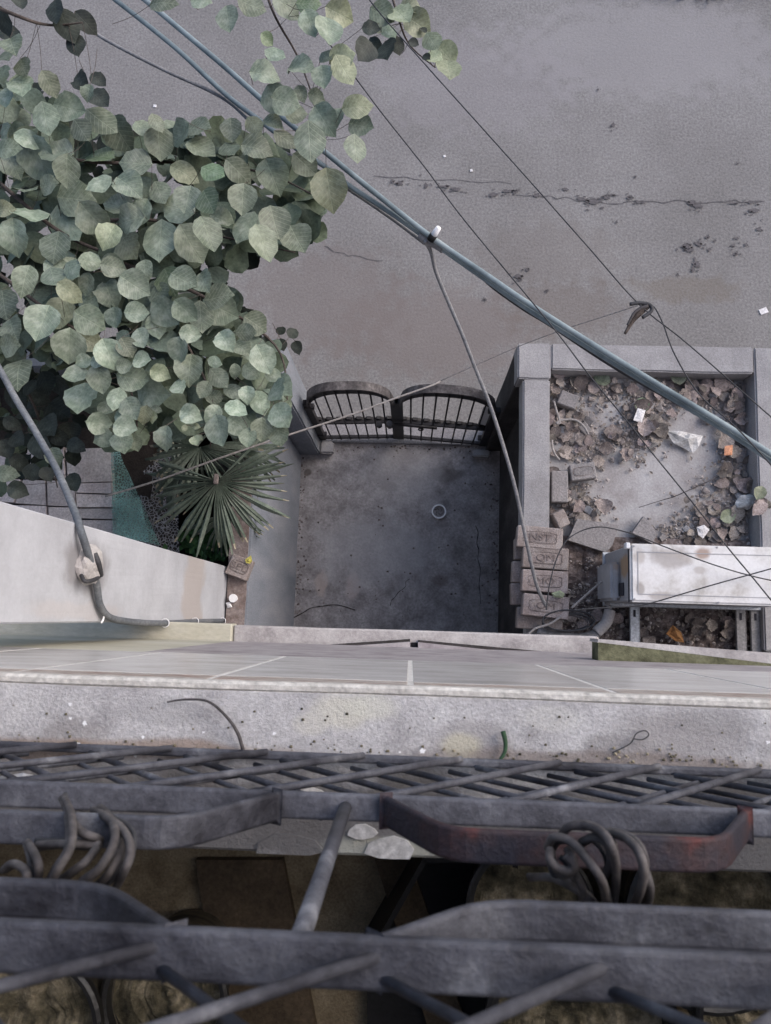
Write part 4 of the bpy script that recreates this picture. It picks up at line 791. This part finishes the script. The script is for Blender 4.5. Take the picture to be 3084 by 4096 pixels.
# ------------------------------------------------------------------ fan palm
pq = W(870, 1925, 1.95)
palm = thing('fan_palm', 'fan palm with split pleated fronds growing behind the left garden wall', 'palm', (pq.x - .1, pq.y + .05, 0))
def fan(px, py, z, rpx, a0, a1, n=38, tiltx=0, tilty=0, droop=.35, mat=palmm, seed=0):
    rr = random.Random(seed); c = W(px, py, z); r = rpx * (H - z) / F; V = []; Fc = []; mi = []
    rot = Matrix.Rotation(tiltx, 4, 'X') @ Matrix.Rotation(tilty, 4, 'Y')
    da = (a1 - a0) / n
    for i in range(n):
        am = math.radians(-(a0 + da * (i + .5))); ha = math.radians(da / 2); L = r * (rr.uniform(.8, 1.06) if rr.random() < .85 else rr.uniform(.6, .8)) * (1 - .25 * abs(i / n - .5) ** 2); bend = rr.uniform(-.03, .03); sag = rr.uniform(.3, 1.8); am += math.radians(rr.uniform(-2.2, 2.2))
        steps = [(.03, 1), (.35, 1), (.66, 1), (.8, .7), (.92, .38), (1.0, .08)]; b = len(V)
        for (s, wf) in steps:
            rad = L * s; zc = .012 * s - droop * sag * r * max(0, s - .3) ** 2
            hw = rad * math.tan(ha) * wf if s <= .66 else L * .66 * math.tan(ha) * wf
            for side, dz in ((-1, -.004 - .006 * s), (0, .004 + .006 * s), (1, -.004 - .006 * s)):
                x = rad * math.cos(am) - side * hw * math.sin(am) - bend * s * s * math.sin(am); y = rad * math.sin(am) + side * hw * math.cos(am) + bend * s * s * math.cos(am)
                V.append(c + rot @ Vector((x, y, zc + dz)))
        for j in range(len(steps) - 1):
            for k in range(2): Fc.append((b + 3 * j + k, b + 3 * j + k + 1, b + 3 * j + 3 + k + 1, b + 3 * j + 3 + k)); mi.append(1 if j == 4 and rr.random() < .6 else 0)
    o = mesh('frond', V, Fc, mat, palm); o.data.materials.append(palmtip); o.data.polygons.foreach_set('material_index', mi); return c
base = Vector((pq.x - .12, pq.y + .14, 1.5))
for args in [dict(px=870, py=1925, z=1.97, rpx=320, a0=-48, a1=200, n=42, tiltx=.2, tilty=-.05, seed=1), dict(px=800, py=1790, z=1.8, rpx=250, a0=-20, a1=200, n=30, tiltx=-.3, seed=2, droop=.5),
             dict(px=950, py=1800, z=1.75, rpx=220, a0=-120, a1=60, n=26, tiltx=-.2, tilty=.3, seed=3, droop=.5), dict(px=720, py=1900, z=1.62, rpx=190, a0=100, a1=300, n=24, tilty=-.4, seed=4, droop=.6), dict(px=900, py=2060, z=1.6, rpx=180, a0=0, a1=170, n=24, seed=6, droop=.6)]:
    c = fan(**args); tube('frond_stalk', [base, (base + c) / 2 + Vector((0, 0, .1)), c], .005, palmm, palm, seg=6)
tube('trunk', [(base.x, base.y, 0), (base.x, base.y, .8), base], .05, bark, palm, seg=12)
box('dry_sheath', pq.x - .012, pq.x + .012, pq.y - .02, pq.y + .03, 1.97, 1.99, brickm, palm, bev=.004)
# ------------------------------------------------------------------ shrub at the wall foot
sh = thing('green_shrub', 'small bright green shrub beneath the palm beside the white wall', 'shrub', tuple(W(850, 2200, 1.1)))
V = []; Fc = []
for i in range(260):
    px = R.gauss(840, 55); py = R.gauss(2170, 35)
    if px > 925 or px < 640: continue
    c = W(px, py, R.uniform(1.15, 1.45)); s = R.uniform(.012, .026); a = R.uniform(0, 6.3); b = len(V)
    for (u, v_, w_) in ((0, -1, 0), (.8, 0, .2), (0, 1.2, -.2), (-.8, 0, .2)):
        V.append((c.x + s * (u * math.cos(a) - v_ * math.sin(a)), c.y + s * (u * math.sin(a) + v_ * math.cos(a)), c.z + s * w_ * R.uniform(.5, 2)))
    Fc.append((b, b + 1, b + 2, b + 3))
o = mesh('foliage', V, Fc, shrubm, sh); o['kind'] = 'stuff'
for k in range(5):
    p = W(760 + 35 * k, 2180, 1.3); tube('stem', [(p.x, p.y, .1), (p.x + .01, p.y, .7), p], .005, bark, sh, seg=5)
box('soil_bank', -2.4, -1.11, -.6, 1.3, .0, .35, soilm, bev=0).name = 'garden_soil'; tag(bpy.data.objects['garden_soil'], kind='structure')
box('garden_soil_strip', -1.112, -.957, .25, 1.3, 0, .35, soilm, bev=0).name = 'garden_bed'; tag(bpy.data.objects['garden_bed'], kind='structure')
# neighbour's stone terrace
st = box('stone_terrace', -5, -1.5, .0, 1.3, .0, 1.35, soilm, bev=0); tag(st, kind='structure')
def slab(pts, z=1.41): 
    return prism('stone_slab', [W(x, y, z) for x, y in pts], 1.352, z + R.uniform(-.006, .006), stonem, st)
for pts in [[(-200, 1915), (80, 1918), (55, 2010), (-200, 1990)], [(92, 1918), (178, 1922), (184, 2020), (60, 2012)], [(190, 1922), (300, 1925), (300, 2026), (192, 2022)], [(304, 1974), (446, 1980), (452, 2028), (306, 2028)],
            [(-200, 2015), (184, 2024), (188, 2120), (-200, 2080)], [(194, 2028), (300, 2030), (300, 2120), (196, 2090)], [(304, 2034), (455, 2034), (460, 2076), (306, 2072)], [(306, 2080), (462, 2082), (470, 2150), (310, 2120)],
            [(262, 1795), (440, 1790), (444, 1925), (270, 1930)], [(304, 1934), (445, 1930), (446, 1974), (304, 1970)], [(-200, 1780), (252, 1785), (258, 1908), (-200, 1905)]]: slab(pts)
# green and grey net
nt_ = thing('garden_net', 'torn green and grey plastic net hung between the stone terrace and the palm', 'net', tuple(W(540, 1990, .9)))
def netmat(name, col, alpha, sc):
    mt = M(name, [tuple(c * .7 for c in col), col], scale=12, rough=.7, bump=0); t = mt.node_tree; n = t.nodes; l = t.links
    tc = n.new('ShaderNodeTexCoord'); v = n.new('ShaderNodeTexVoronoi'); v.feature = 'DISTANCE_TO_EDGE'; v.inputs['Scale'].default_value = sc; l.new(tc.outputs['Object'], v.inputs[0])
    a = n.new('ShaderNodeMapRange'); a.inputs[1].default_value = .06; a.inputs[2].default_value = .12; a.inputs[3].default_value = .95; a.inputs[4].default_value = alpha; l.new(v.outputs['Distance'], a.inputs[0]); l.new(a.outputs[0], n['Principled BSDF'].inputs['Alpha']); return mt
gn = netmat('green_net', (.22, .38, .35), .5, 70); kn = netmat('grey_net', (.36, .36, .38), .12, 55)
def net(name, c4, z, mat, n=14):
    P = [W(x, y, z + dz) for (x, y, dz) in c4]; V = []; Fc = []
    for j in range(n + 1):
        for i in range(n + 1):
            u, v_ = i / n, j / n; p = (P[0] * (1 - u) + P[1] * u) * (1 - v_) + (P[3] * (1 - u) + P[2] * u) * v_; p.z += .03 * mnoise.noise(p * 8); V.append(p)
    for j in range(n):
        for i in range(n): a = j * (n + 1) + i; Fc.append((a, a + 1, a + n + 2, a + n + 1))
    return mesh(name, V, Fc, mat, nt_)
net('green_netting', [(445, 1810, 0), (478, 1805, 0), (640, 2180, -.1), (450, 2140, 0)], 1.5, gn)
net('green_netting', [(452, 2000, 0), (560, 1990, 0), (600, 2170, 0), (470, 2150, 0)], 1.53, gn)
net('grey_netting', [(480, 1800, -.1), (700, 1820, -.1), (720, 2230, -.1), (520, 2170, 0)], 1.42, kn)
# ------------------------------------------------------------------ cables
def cab(name, pts, z, r, mat, lab, cat='cable', group='overhead cables', par=None, seg=8):
    P = [W(x, y, (z if not isinstance(z, (list, tuple)) else z[0] + (z[1] - z[0]) * i / (len(pts) - 1))) for i, (x, y) in enumerate(pts)]
    o = tube(name, P, r, mat, par, seg=seg, n=8)
    if lab: tag(o, lab, cat, group)
    return o
zc = 2.6
cab('overhead_cable', [(380, -60), (465, 2), (700, 190), (900, 375), (1050, 490), (1180, 590), (1290, 660), (1400, 745), (1560, 850), (1720, 962), (1960, 1130), (2130, 1248), (2500, 1480), (2900, 1722), (3200, 1920)], zc, .0115, cableblue, 'thick blue grey cable of the main pair, entering at the top left of the photo')
cab('overhead_cable', [(500, -60), (580, 0), (700, 100), (900, 268), (1060, 410), (1200, 528), (1290, 600), (1480, 755), (1720, 945), (1960, 1110), (2130, 1225), (2500, 1458), (2900, 1700), (3200, 1890)], zc + .03, .0125, cableblue, 'paler thick cable running beside the main one, upper of the pair across the road')
cab('overhead_cable', [(300, 60), (400, 145), (640, 272), (880, 385), (1000, 485), (1090, 580), (1250, 670), (1390, 755), (1560, 870), (1700, 975)], zc - .03, .008, cablegrey, 'thinner grey cable joining the bundle from the left above the leaves')
cab('overhead_cable', [(1900, 1080), (1950, 1130), (2000, 1170), (2100, 1240), (2200, 1300), (2500, 1495), (2950, 1745), (3200, 1900)], zc - .03, .008, cabledark, 'dark cable hanging loosely under the blue pair to the right of the junction')
cab('drop_cable', [(1700, 965), (1725, 1010), (1745, 1090), (1790, 1200), (1850, 1340), (1900, 1470), (1960, 1620), (2015, 1790), (2060, 1950), (2090, 2090), (2120, 2230), (2150, 2350), (2185, 2425)], [2.62, 1.86], .0085, cablegrey, 'grey drop cable sagging from the junction down to the bricks', seg=8)
jn = thing('cable_junction', 'taped joint with a small white plastic cap where the drop cable leaves the bundle', 'junction', tuple(W(1730, 960, 2.62)))
tube('tape_wrap', PP([(1680, 940), (1710, 960), (1745, 975), (1775, 995)], 2.6), .022, cablegrey, jn)
a = W(1725, 955, 2.63); b = W(1755, 910, 2.68); tube('plastic_cap', [a, b], [.016, .011], plastic, jn, seg=12, smooth=False)
tube('black_collar', [W(1722, 960, 2.63), W(1735, 940, 2.65)], .017, black, jn, seg=12, smooth=False)
cab('thin_wire', [(1400, -120), (1500, 28), (1700, 257), (1900, 480), (2118, 723), (2350, 985), (2556, 1217), (2750, 1375), (3081, 1665), (3200, 1770)], 3.0, .0026, cabledark, 'thin black wire crossing the road, right one with the knotted rag on it', 'wire', 'thin wires over the road', seg=6)
cab('thin_wire', [(1230, 60), (1438, 333), (1535, 462), (1700, 670), (1861, 885), (2204, 1300), (2358, 1502), (2508, 1684), (2600, 1801), (2762, 2000), (2911, 2190), (3009, 2308), (3084, 2400), (3250, 2600)], 2.9, .0026, cabledark, 'thin black wire crossing the whole bed and the air conditioner diagonally', 'wire', 'thin wires over the road', seg=6)
cab('thin_wire', [(2560, 1217), (2610, 1222), (2650, 1290), (2700, 1420), (2800, 1580), (2950, 1715), (3120, 1900)], 2.9, .0028, cabledark, 'slack thin wire leaving the knot and crossing the blue cables', 'wire', 'thin wires over the road', seg=6)
cab('rope_line', [(420, 1985), (620, 1925), (900, 1825), (1150, 1741), (1400, 1660), (1570, 1597), (1726, 1542), (1760, 1525)], [2.1, 1.9], .005, rope, 'pale rope stretched over the palm to the top of the gate', 'rope', None, seg=6)
cab('rope_line', [(1765, 1522), (2060, 1392), (2250, 1320), (2480, 1245), (2550, 1222)], [1.9, 2.95], .0018, rope, 'thin pale string running from the gate to the knot on the wire', 'string', None, seg=5)
kn_ = thing('knotted_rag', 'dark knotted rag hanging on the thin wire above the right wall', 'rag', tuple(W(2560, 1230, 3.0)))
tube('rag_tail', PP([(2590, 1218), (2560, 1250), (2530, 1285), (2500, 1335)], 2.99), [.016, .005], bark, kn_, seg=7)
tube('rag_tail', PP([(2520, 1217), (2560, 1212), (2600, 1220), (2605, 1245), (2570, 1270)], 3.0), .007, cabledark, kn_, seg=7)
tube('rag_tail', PP([(2590, 1225), (2560, 1235), (2535, 1255), (2510, 1300)], 3.0), [.008, .004], wirebrown, kn_, seg=7)
# wires above the air conditioner and the coil
cab('thin_wire', [(2185, 2440), (2200, 2330), (2235, 2215), (2286, 2145), (2390, 2108), (2521, 2133), (2651, 2184), (2846, 2256), (3003, 2303), (3150, 2335)], 2.25, .0028, cabledark, 'black wire arching over the bricks and along the air conditioner top', 'wire', 'wires by the air conditioner', seg=6)
cab('thin_wire', [(2290, 2440), (2430, 2430), (2553, 2423), (2651, 2399), (2846, 2341), (3084, 2275), (3200, 2240)], 2.25, .0028, cabledark, 'black wire rising across the near edge of the air conditioner', 'wire', 'wires by the air conditioner', seg=6)
o = cab('thin_pipe', [(2286, 2432), (2365, 2362), (2445, 2292)], 1.86, .0055, rope, 'short pale straight pipe between the coil and the air conditioner', 'pipe', None)
coil = thing('cable_coil', 'loose coil of dark cable lying beside the last brick near the facade', 'coil', tuple(W(2270, 2490, 1.8)))
for i, (cx, cy, rx, ry, dz) in enumerate([(2265, 2485, 95, 38, 0), (2272, 2490, 100, 36, .012), (2262, 2494, 92, 34, .02), (2275, 2482, 104, 42, .03)]):
    tube('coil_turn', [W(cx + rx * math.cos(t), cy + ry * math.sin(t), 1.78 + dz) for t in [k * .5236 for k in range(12)]], .0042, cabledark if i % 2 else wirebrown, coil, closed=True, seg=7)
cab('cable_tail', [(2105, 2548), (2140, 2515), (2200, 2495), (2245, 2465)], 1.83, .0055, rope, 'pale cable tail curling from the coil over the facade ledge', 'cable', None)
ip = thing('insulated_pipe', 'grey insulated pipe curving from under the coil up to the air conditioner', 'pipe', tuple(W(2300, 2550, 1.75)))
tube('pipe_body', PP([(2150, 2520), (2230, 2545), (2320, 2555), (2390, 2535)], 1.74), .026, cablegrey, ip, seg=10)
tube('pipe_sleeve', PP([(2385, 2530), (2425, 2490), (2440, 2440)], 1.75), .028, slabm, ip, seg=10)
tube('pipe_body', [W(2440, 2440, 1.76), Vector((.955, .16, 1.80)), Vector((.97, .2, 1.85))], .012, cablegrey, ip, seg=8)
# left cable on the white wall
PL = [W(-150, 1230, 3.2), W(0, 1480, 3.2), W(60, 1590, 3.2), W(150, 1740, 3.22), W(230, 1885, 3.32), WX(300, 2050, -.975), WX(322, 2120, -.94), WX(345, 2190, -.93), WX(385, 2330, -.935), WX(400, 2420, -.94), WX(440, 2470, -.938), WX(520, 2487, -.94), WX(640, 2493, -.94), WX(780, 2486, -.94), WX(890, 2483, -.94)]
o = tube('wall_cable', PL, .0112, wallcab, None, seg=10, n=8); tag(o, 'thick blue grey cable clamped to the white wall and turning along its foot', 'cable')
q = WX(355, 2260, -.95)
cl = thing('cable_clamp', 'rough cement lump and black clamp holding the cable on the white wall', 'clamp', tuple(q))
bm = bmesh.new(); bmesh.ops.create_icosphere(bm, subdivisions=3, radius=1)
for v in bm.verts: v.co = q + Vector((v.co.x * .036, v.co.y * .058, v.co.z * .075)) * (1 + .25 * mnoise.noise(v.co * 1.8))
me = bpy.data.meshes.new('cement_lump'); bm.to_mesh(me); bm.free(); link('cement_lump', me, slabm, cl)
tube('clamp_strap', [WX(378, 2215, -.925), WX(392, 2250, -.915), WX(402, 2300, -.925)], .009, cabledark, cl)
tube('clamp_strap', [WX(325, 2300, -.945), WX(340, 2325, -.92), WX(375, 2320, -.915), WX(395, 2308, -.93)], .006, cabledark, cl)
tube('clamp_wire', [WX(385, 2320, -.945), WX(400, 2400, -.945), WX(415, 2465, -.94), WX(405, 2492, -.94)], .003, plastic, cl, seg=5)
V = []; Fc = []
for px, py in ((640 + 20, 2492), (780, 2486), (890, 2484)):
    c = WX(px, py, -.94); tube('cable_tie', [c + Vector((0, .016 * math.cos(t), .0) ) + Vector((.016 * math.sin(t), 0, 0)) for t in [k * 1.0472 for k in range(6)]], .002, plastic, cl, closed=True, seg=5)
# ------------------------------------------------------------------ dry leaves in the bed
def dry(px, py, L, z=1.64, group='dry leaves lying in the raised bed'):
    c = W(px, py, z); o = bpy.data.objects.new('dry_leaf', R.choice(DM)); COL.objects.link(o)
    o.location = c; o.rotation_euler = (R.gauss(0, .18), R.gauss(0, .18), R.uniform(0, 6.28)); s = L * (H - z) / F; o.scale = (s, s, s)
    x, y = c.x, c.y; d = random.random()
    a = ('crumpled ' if o.data == DM[0] else 'curled ' if o.data == DM[1] else 'twisted ' if o.data == DM[2] else 'flat ') + 'brown dry leaf '
    if py > 2400: w = 'on the dark rubble below the air conditioner'
    elif px > 3040: w = 'on top of the right bed wall'
    elif py < 1640: w = 'at the far wall of the bed, ' + ('left corner' if px < 2400 else 'middle' if px < 2760 else 'right corner')
    elif px < 2400: w = 'by the left wall of the bed, ' + ('inside the cream hoop' if py < 1850 else 'near the loose bricks')
    elif px > 2860: w = 'by the right wall of the bed, ' + ('above the orange wrapper' if py < 1800 else 'around the silver wrapper')
    elif py > 2000: w = 'just above the far edge of the air conditioner'
    else: w = 'around the white packet in the middle of the bed'
    tag(o, a + w, 'leaf', a + w)
clus = [(2250, 1550, 40, 45, 14), (2260, 1700, 45, 60, 22), (2330, 1740, 50, 60, 14), (2300, 2000, 60, 40, 18), (2330, 2050, 50, 30, 8), (2430, 1560, 60, 30, 10), (2640, 1590, 80, 50, 20), (2860, 1570, 90, 50, 34), (2960, 1640, 45, 70, 26), (2960, 1800, 45, 60, 18), (2930, 1930, 60, 60, 20),
        (2850, 2060, 70, 50, 22), (2950, 2110, 50, 40, 12), (2700, 2140, 70, 25, 12), (2560, 1750, 40, 50, 12), (2480, 1760, 35, 40, 7), (2590, 1680, 30, 40, 6), (2540, 1660, 30, 25, 3), (2370, 1800, 30, 40, 8), (3055, 2000, 15, 60, 6)]
for (cx, cy, sx, sy, n) in clus:
    for i in range(int(n * .72)):
        px = min(3015, max(2215, R.gauss(cx, sx))) if cx < 3040 else R.gauss(cx, sx); py = max(1508, R.gauss(cy, sy * .8))
        if py > 2160: continue
        dry(px, py, R.choice((26, 34, 42, 50, 60, 78)), z=1.635 + R.uniform(0, .035) if cx < 3040 else 1.76)
FM = []
for k in range(5):
    bm = bmesh.new(); bmesh.ops.create_cube(bm, size=1)
    for v in bm.verts: v.co = Vector((v.co.x * R.uniform(.7, 1.25), v.co.y * R.uniform(.55, 1.1), v.co.z * R.uniform(.35, .6)))
    bmesh.ops.bevel(bm, geom=bm.edges[:], offset=.07, segments=1, affect='EDGES'); bmesh.ops.subdivide_edges(bm, edges=bm.edges[:], cuts=1, use_grid_fill=True)
    for v in bm.verts: v.co += mnoise.noise_vector(v.co * 3 + Vector((k * 5, 0, 0))) * .09
    me = bpy.data.meshes.new('brick_fragment'); bm.to_mesh(me); bm.free(); me.materials.append((fragm, greybrick, fragm, greybrick, bedfloor)[k]); FM.append(me)
for i in range(64):
    cx, cy, sx, sy, n = clus[(i * 7) % 19]; px = min(3000, max(2225, R.gauss(cx, sx))); py = min(2150, max(1515, R.gauss(cy, sy)))
    kk = i % 5; o = bpy.data.objects.new('brick_fragment', FM[kk]); COL.objects.link(o); o.location = W(px, py, 1.632); sz = R.choice((.02, .026, .034, .045, .055)); o.scale = (sz, sz, sz * .8); o.rotation_euler = (R.gauss(0, .25), R.gauss(0, .25), R.uniform(0, 6.28))
    w = ('in the far left part of the bed' if py < 1700 and px < 2500 else 'in the far right part of the bed' if py < 1700 else 'beside the loose bricks of the bed' if px < 2450 else 'by the right wall of the bed' if px > 2800 else 'near the middle of the bed')
    lb = ('reddish ' if kk in (0, 2) else 'pale concrete ' if kk == 4 else 'grey ') + ('small ' if sz < .03 else 'larger ') + 'broken masonry lump ' + w
    tag(o, lb, 'rubble lump', lb)
V = []; Fc = []
for i in range(1500):
    cx, cy, sx, sy, n = R.choice(clus[:16]); px = R.gauss(cx, sx * 1.1); py = R.gauss(cy, sy)
    if i % 3 == 0: px = R.uniform(2250, 3080); py = R.uniform(2330, 2560)
    c = W(px, py, 1.63)
    if not (.70 < c.x < 1.74 and -.1 < c.y < 1.31): continue
    s = R.uniform(.004, .014); a = R.uniform(0, 6.3); b = len(V)
    for (u, v_, w_) in ((0, -1, 0), (.7, 0, .3), (0, 1.2, 0), (-.7, 0, .3)): V.append((c.x + s * (u * math.cos(a) - v_ * math.sin(a)), c.y + s * (u * math.sin(a) + v_ * math.cos(a)), 1.628 + s * w_ + (.03 if c.y < .3 else .0)))
    Fc.append((b, b + 1, b + 2, b + 3))
o = mesh('leaf_litter', V, Fc, dryleaf); tag(o, 'crumbled brown leaf litter on the floor of the raised bed', 'leaf litter', kind='stuff')
for i in range(34):
    c = (R.uniform(2260, 3080), R.uniform(2455, 2560)); q = W(*c, 1.66); dry(c[0], c[1], R.uniform(35, 60), z=1.67, group='dry leaves lying in the raised bed')
for (px, py, w_, lab, k) in [(2440, 1530, 75, 'half dry greenish leaf below the far wall of the bed, left', 'm'), (2570, 1590, 70, 'folded green leaf near the middle of the far wall', 'g'), (2720, 1540, 90, 'large grey green leaf under the blue cable', 'm'), (3050, 1945, 60, 'fresh green leaf on top of the right wall', 'y'), (2880, 2075, 70, 'large flat greenish leaf above the air conditioner', 'y')]:
    c = W(px, py, 1.665 if px < 3040 else 1.77); o = bpy.data.objects.new('fallen_leaf', LM[k][0]); COL.objects.link(o); o.location = c; o.scale = [w_ * .00129] * 3; o.rotation_euler = (.1, -.1, R.uniform(0, 6)); tag(o, lab, 'leaf')
V = []; Fc = []; nx, ny = 150, 150; x0, x1, y0, y1 = .696, 1.746, .36, 1.314
cw = [(W(cx, cy, 1.63), (sx + 22) * .0013, (sy + 18) * .0013, n) for (cx, cy, sx, sy, n) in clus[:19]]
for j in range(ny + 1):
    for i in range(nx + 1):
        x = x0 + (x1 - x0) * i / nx; y = y0 + (y1 - y0) * j / ny
        d = sum(min(1.2, n / 13) * math.exp(-(((x - c.x) / a) ** 2 + ((y - c.y) / b_) ** 2) * .9) for (c, a, b_, n) in cw)
        nz = mnoise.noise(Vector((x * 13, y * 13, 0))) * .5 + mnoise.noise(Vector((x * 41, y * 41, 3))) * .35 + abs(mnoise.noise(Vector((x * 90, y * 90, 9)))) * .3
        V.append((x, y, 1.6 + min(.034, max(0, .022 * (d - .28))) + .018 * nz * min(1, d) + .002))
for j in range(ny):
    for i in range(nx): a = j * (nx + 1) + i; Fc.append((a, a + 1, a + nx + 2, a + nx + 1))
o = mesh('dirt_heap', V, Fc, dirtm, bed); o['kind'] = 'stuff'
V = []; Fc = []
for i in range(2600):
    c, a_, b_, n = R.choice(cw); x = R.gauss(c.x, a_ * .9); y = R.gauss(c.y, b_ * .9)
    if i % 4 == 0: x = R.uniform(.70, 1.74); y = R.uniform(-.09, .36)
    if not (.70 < x < 1.74 and -.09 < y < 1.31): continue
    s_ = R.choice((.003, .004, .006, .009, .013)); z = 1.615 + R.uniform(0, .022) + (.03 if y < .36 else 0); b = len(V); k = 5; a0 = R.uniform(0, 6.3)
    for q_ in range(k): V.append((x + s_ * R.uniform(.7, 1.3) * math.cos(a0 + q_ * 1.2566), y + s_ * R.uniform(.6, 1.2) * math.sin(a0 + q_ * 1.2566), z - s_ * .3))
    V.append((x + s_ * R.uniform(-.3, .3), y + s_ * R.uniform(-.3, .3), z + s_ * R.uniform(.3, .8)))
    for q_ in range(k): Fc.append((b + q_, b + (q_ + 1) % k, b + k))
o = mesh('brick_chips', V, Fc, chipm); tag(o, 'angular chips of brick and stone strewn through the raised bed', 'rubble', kind='stuff')
tw = tube('dry_stick', PP([(2555, 2030), (2650, 2000), (2700, 1985), (2800, 1940), (2925, 1885)], 1.65), [.0015, .0035], wirebrown, seg=6); tag(tw, 'thin dry stick lying across the bare middle of the bed', 'stick')
print('leaves', cnt[0], 'objects', len(bpy.data.objects))
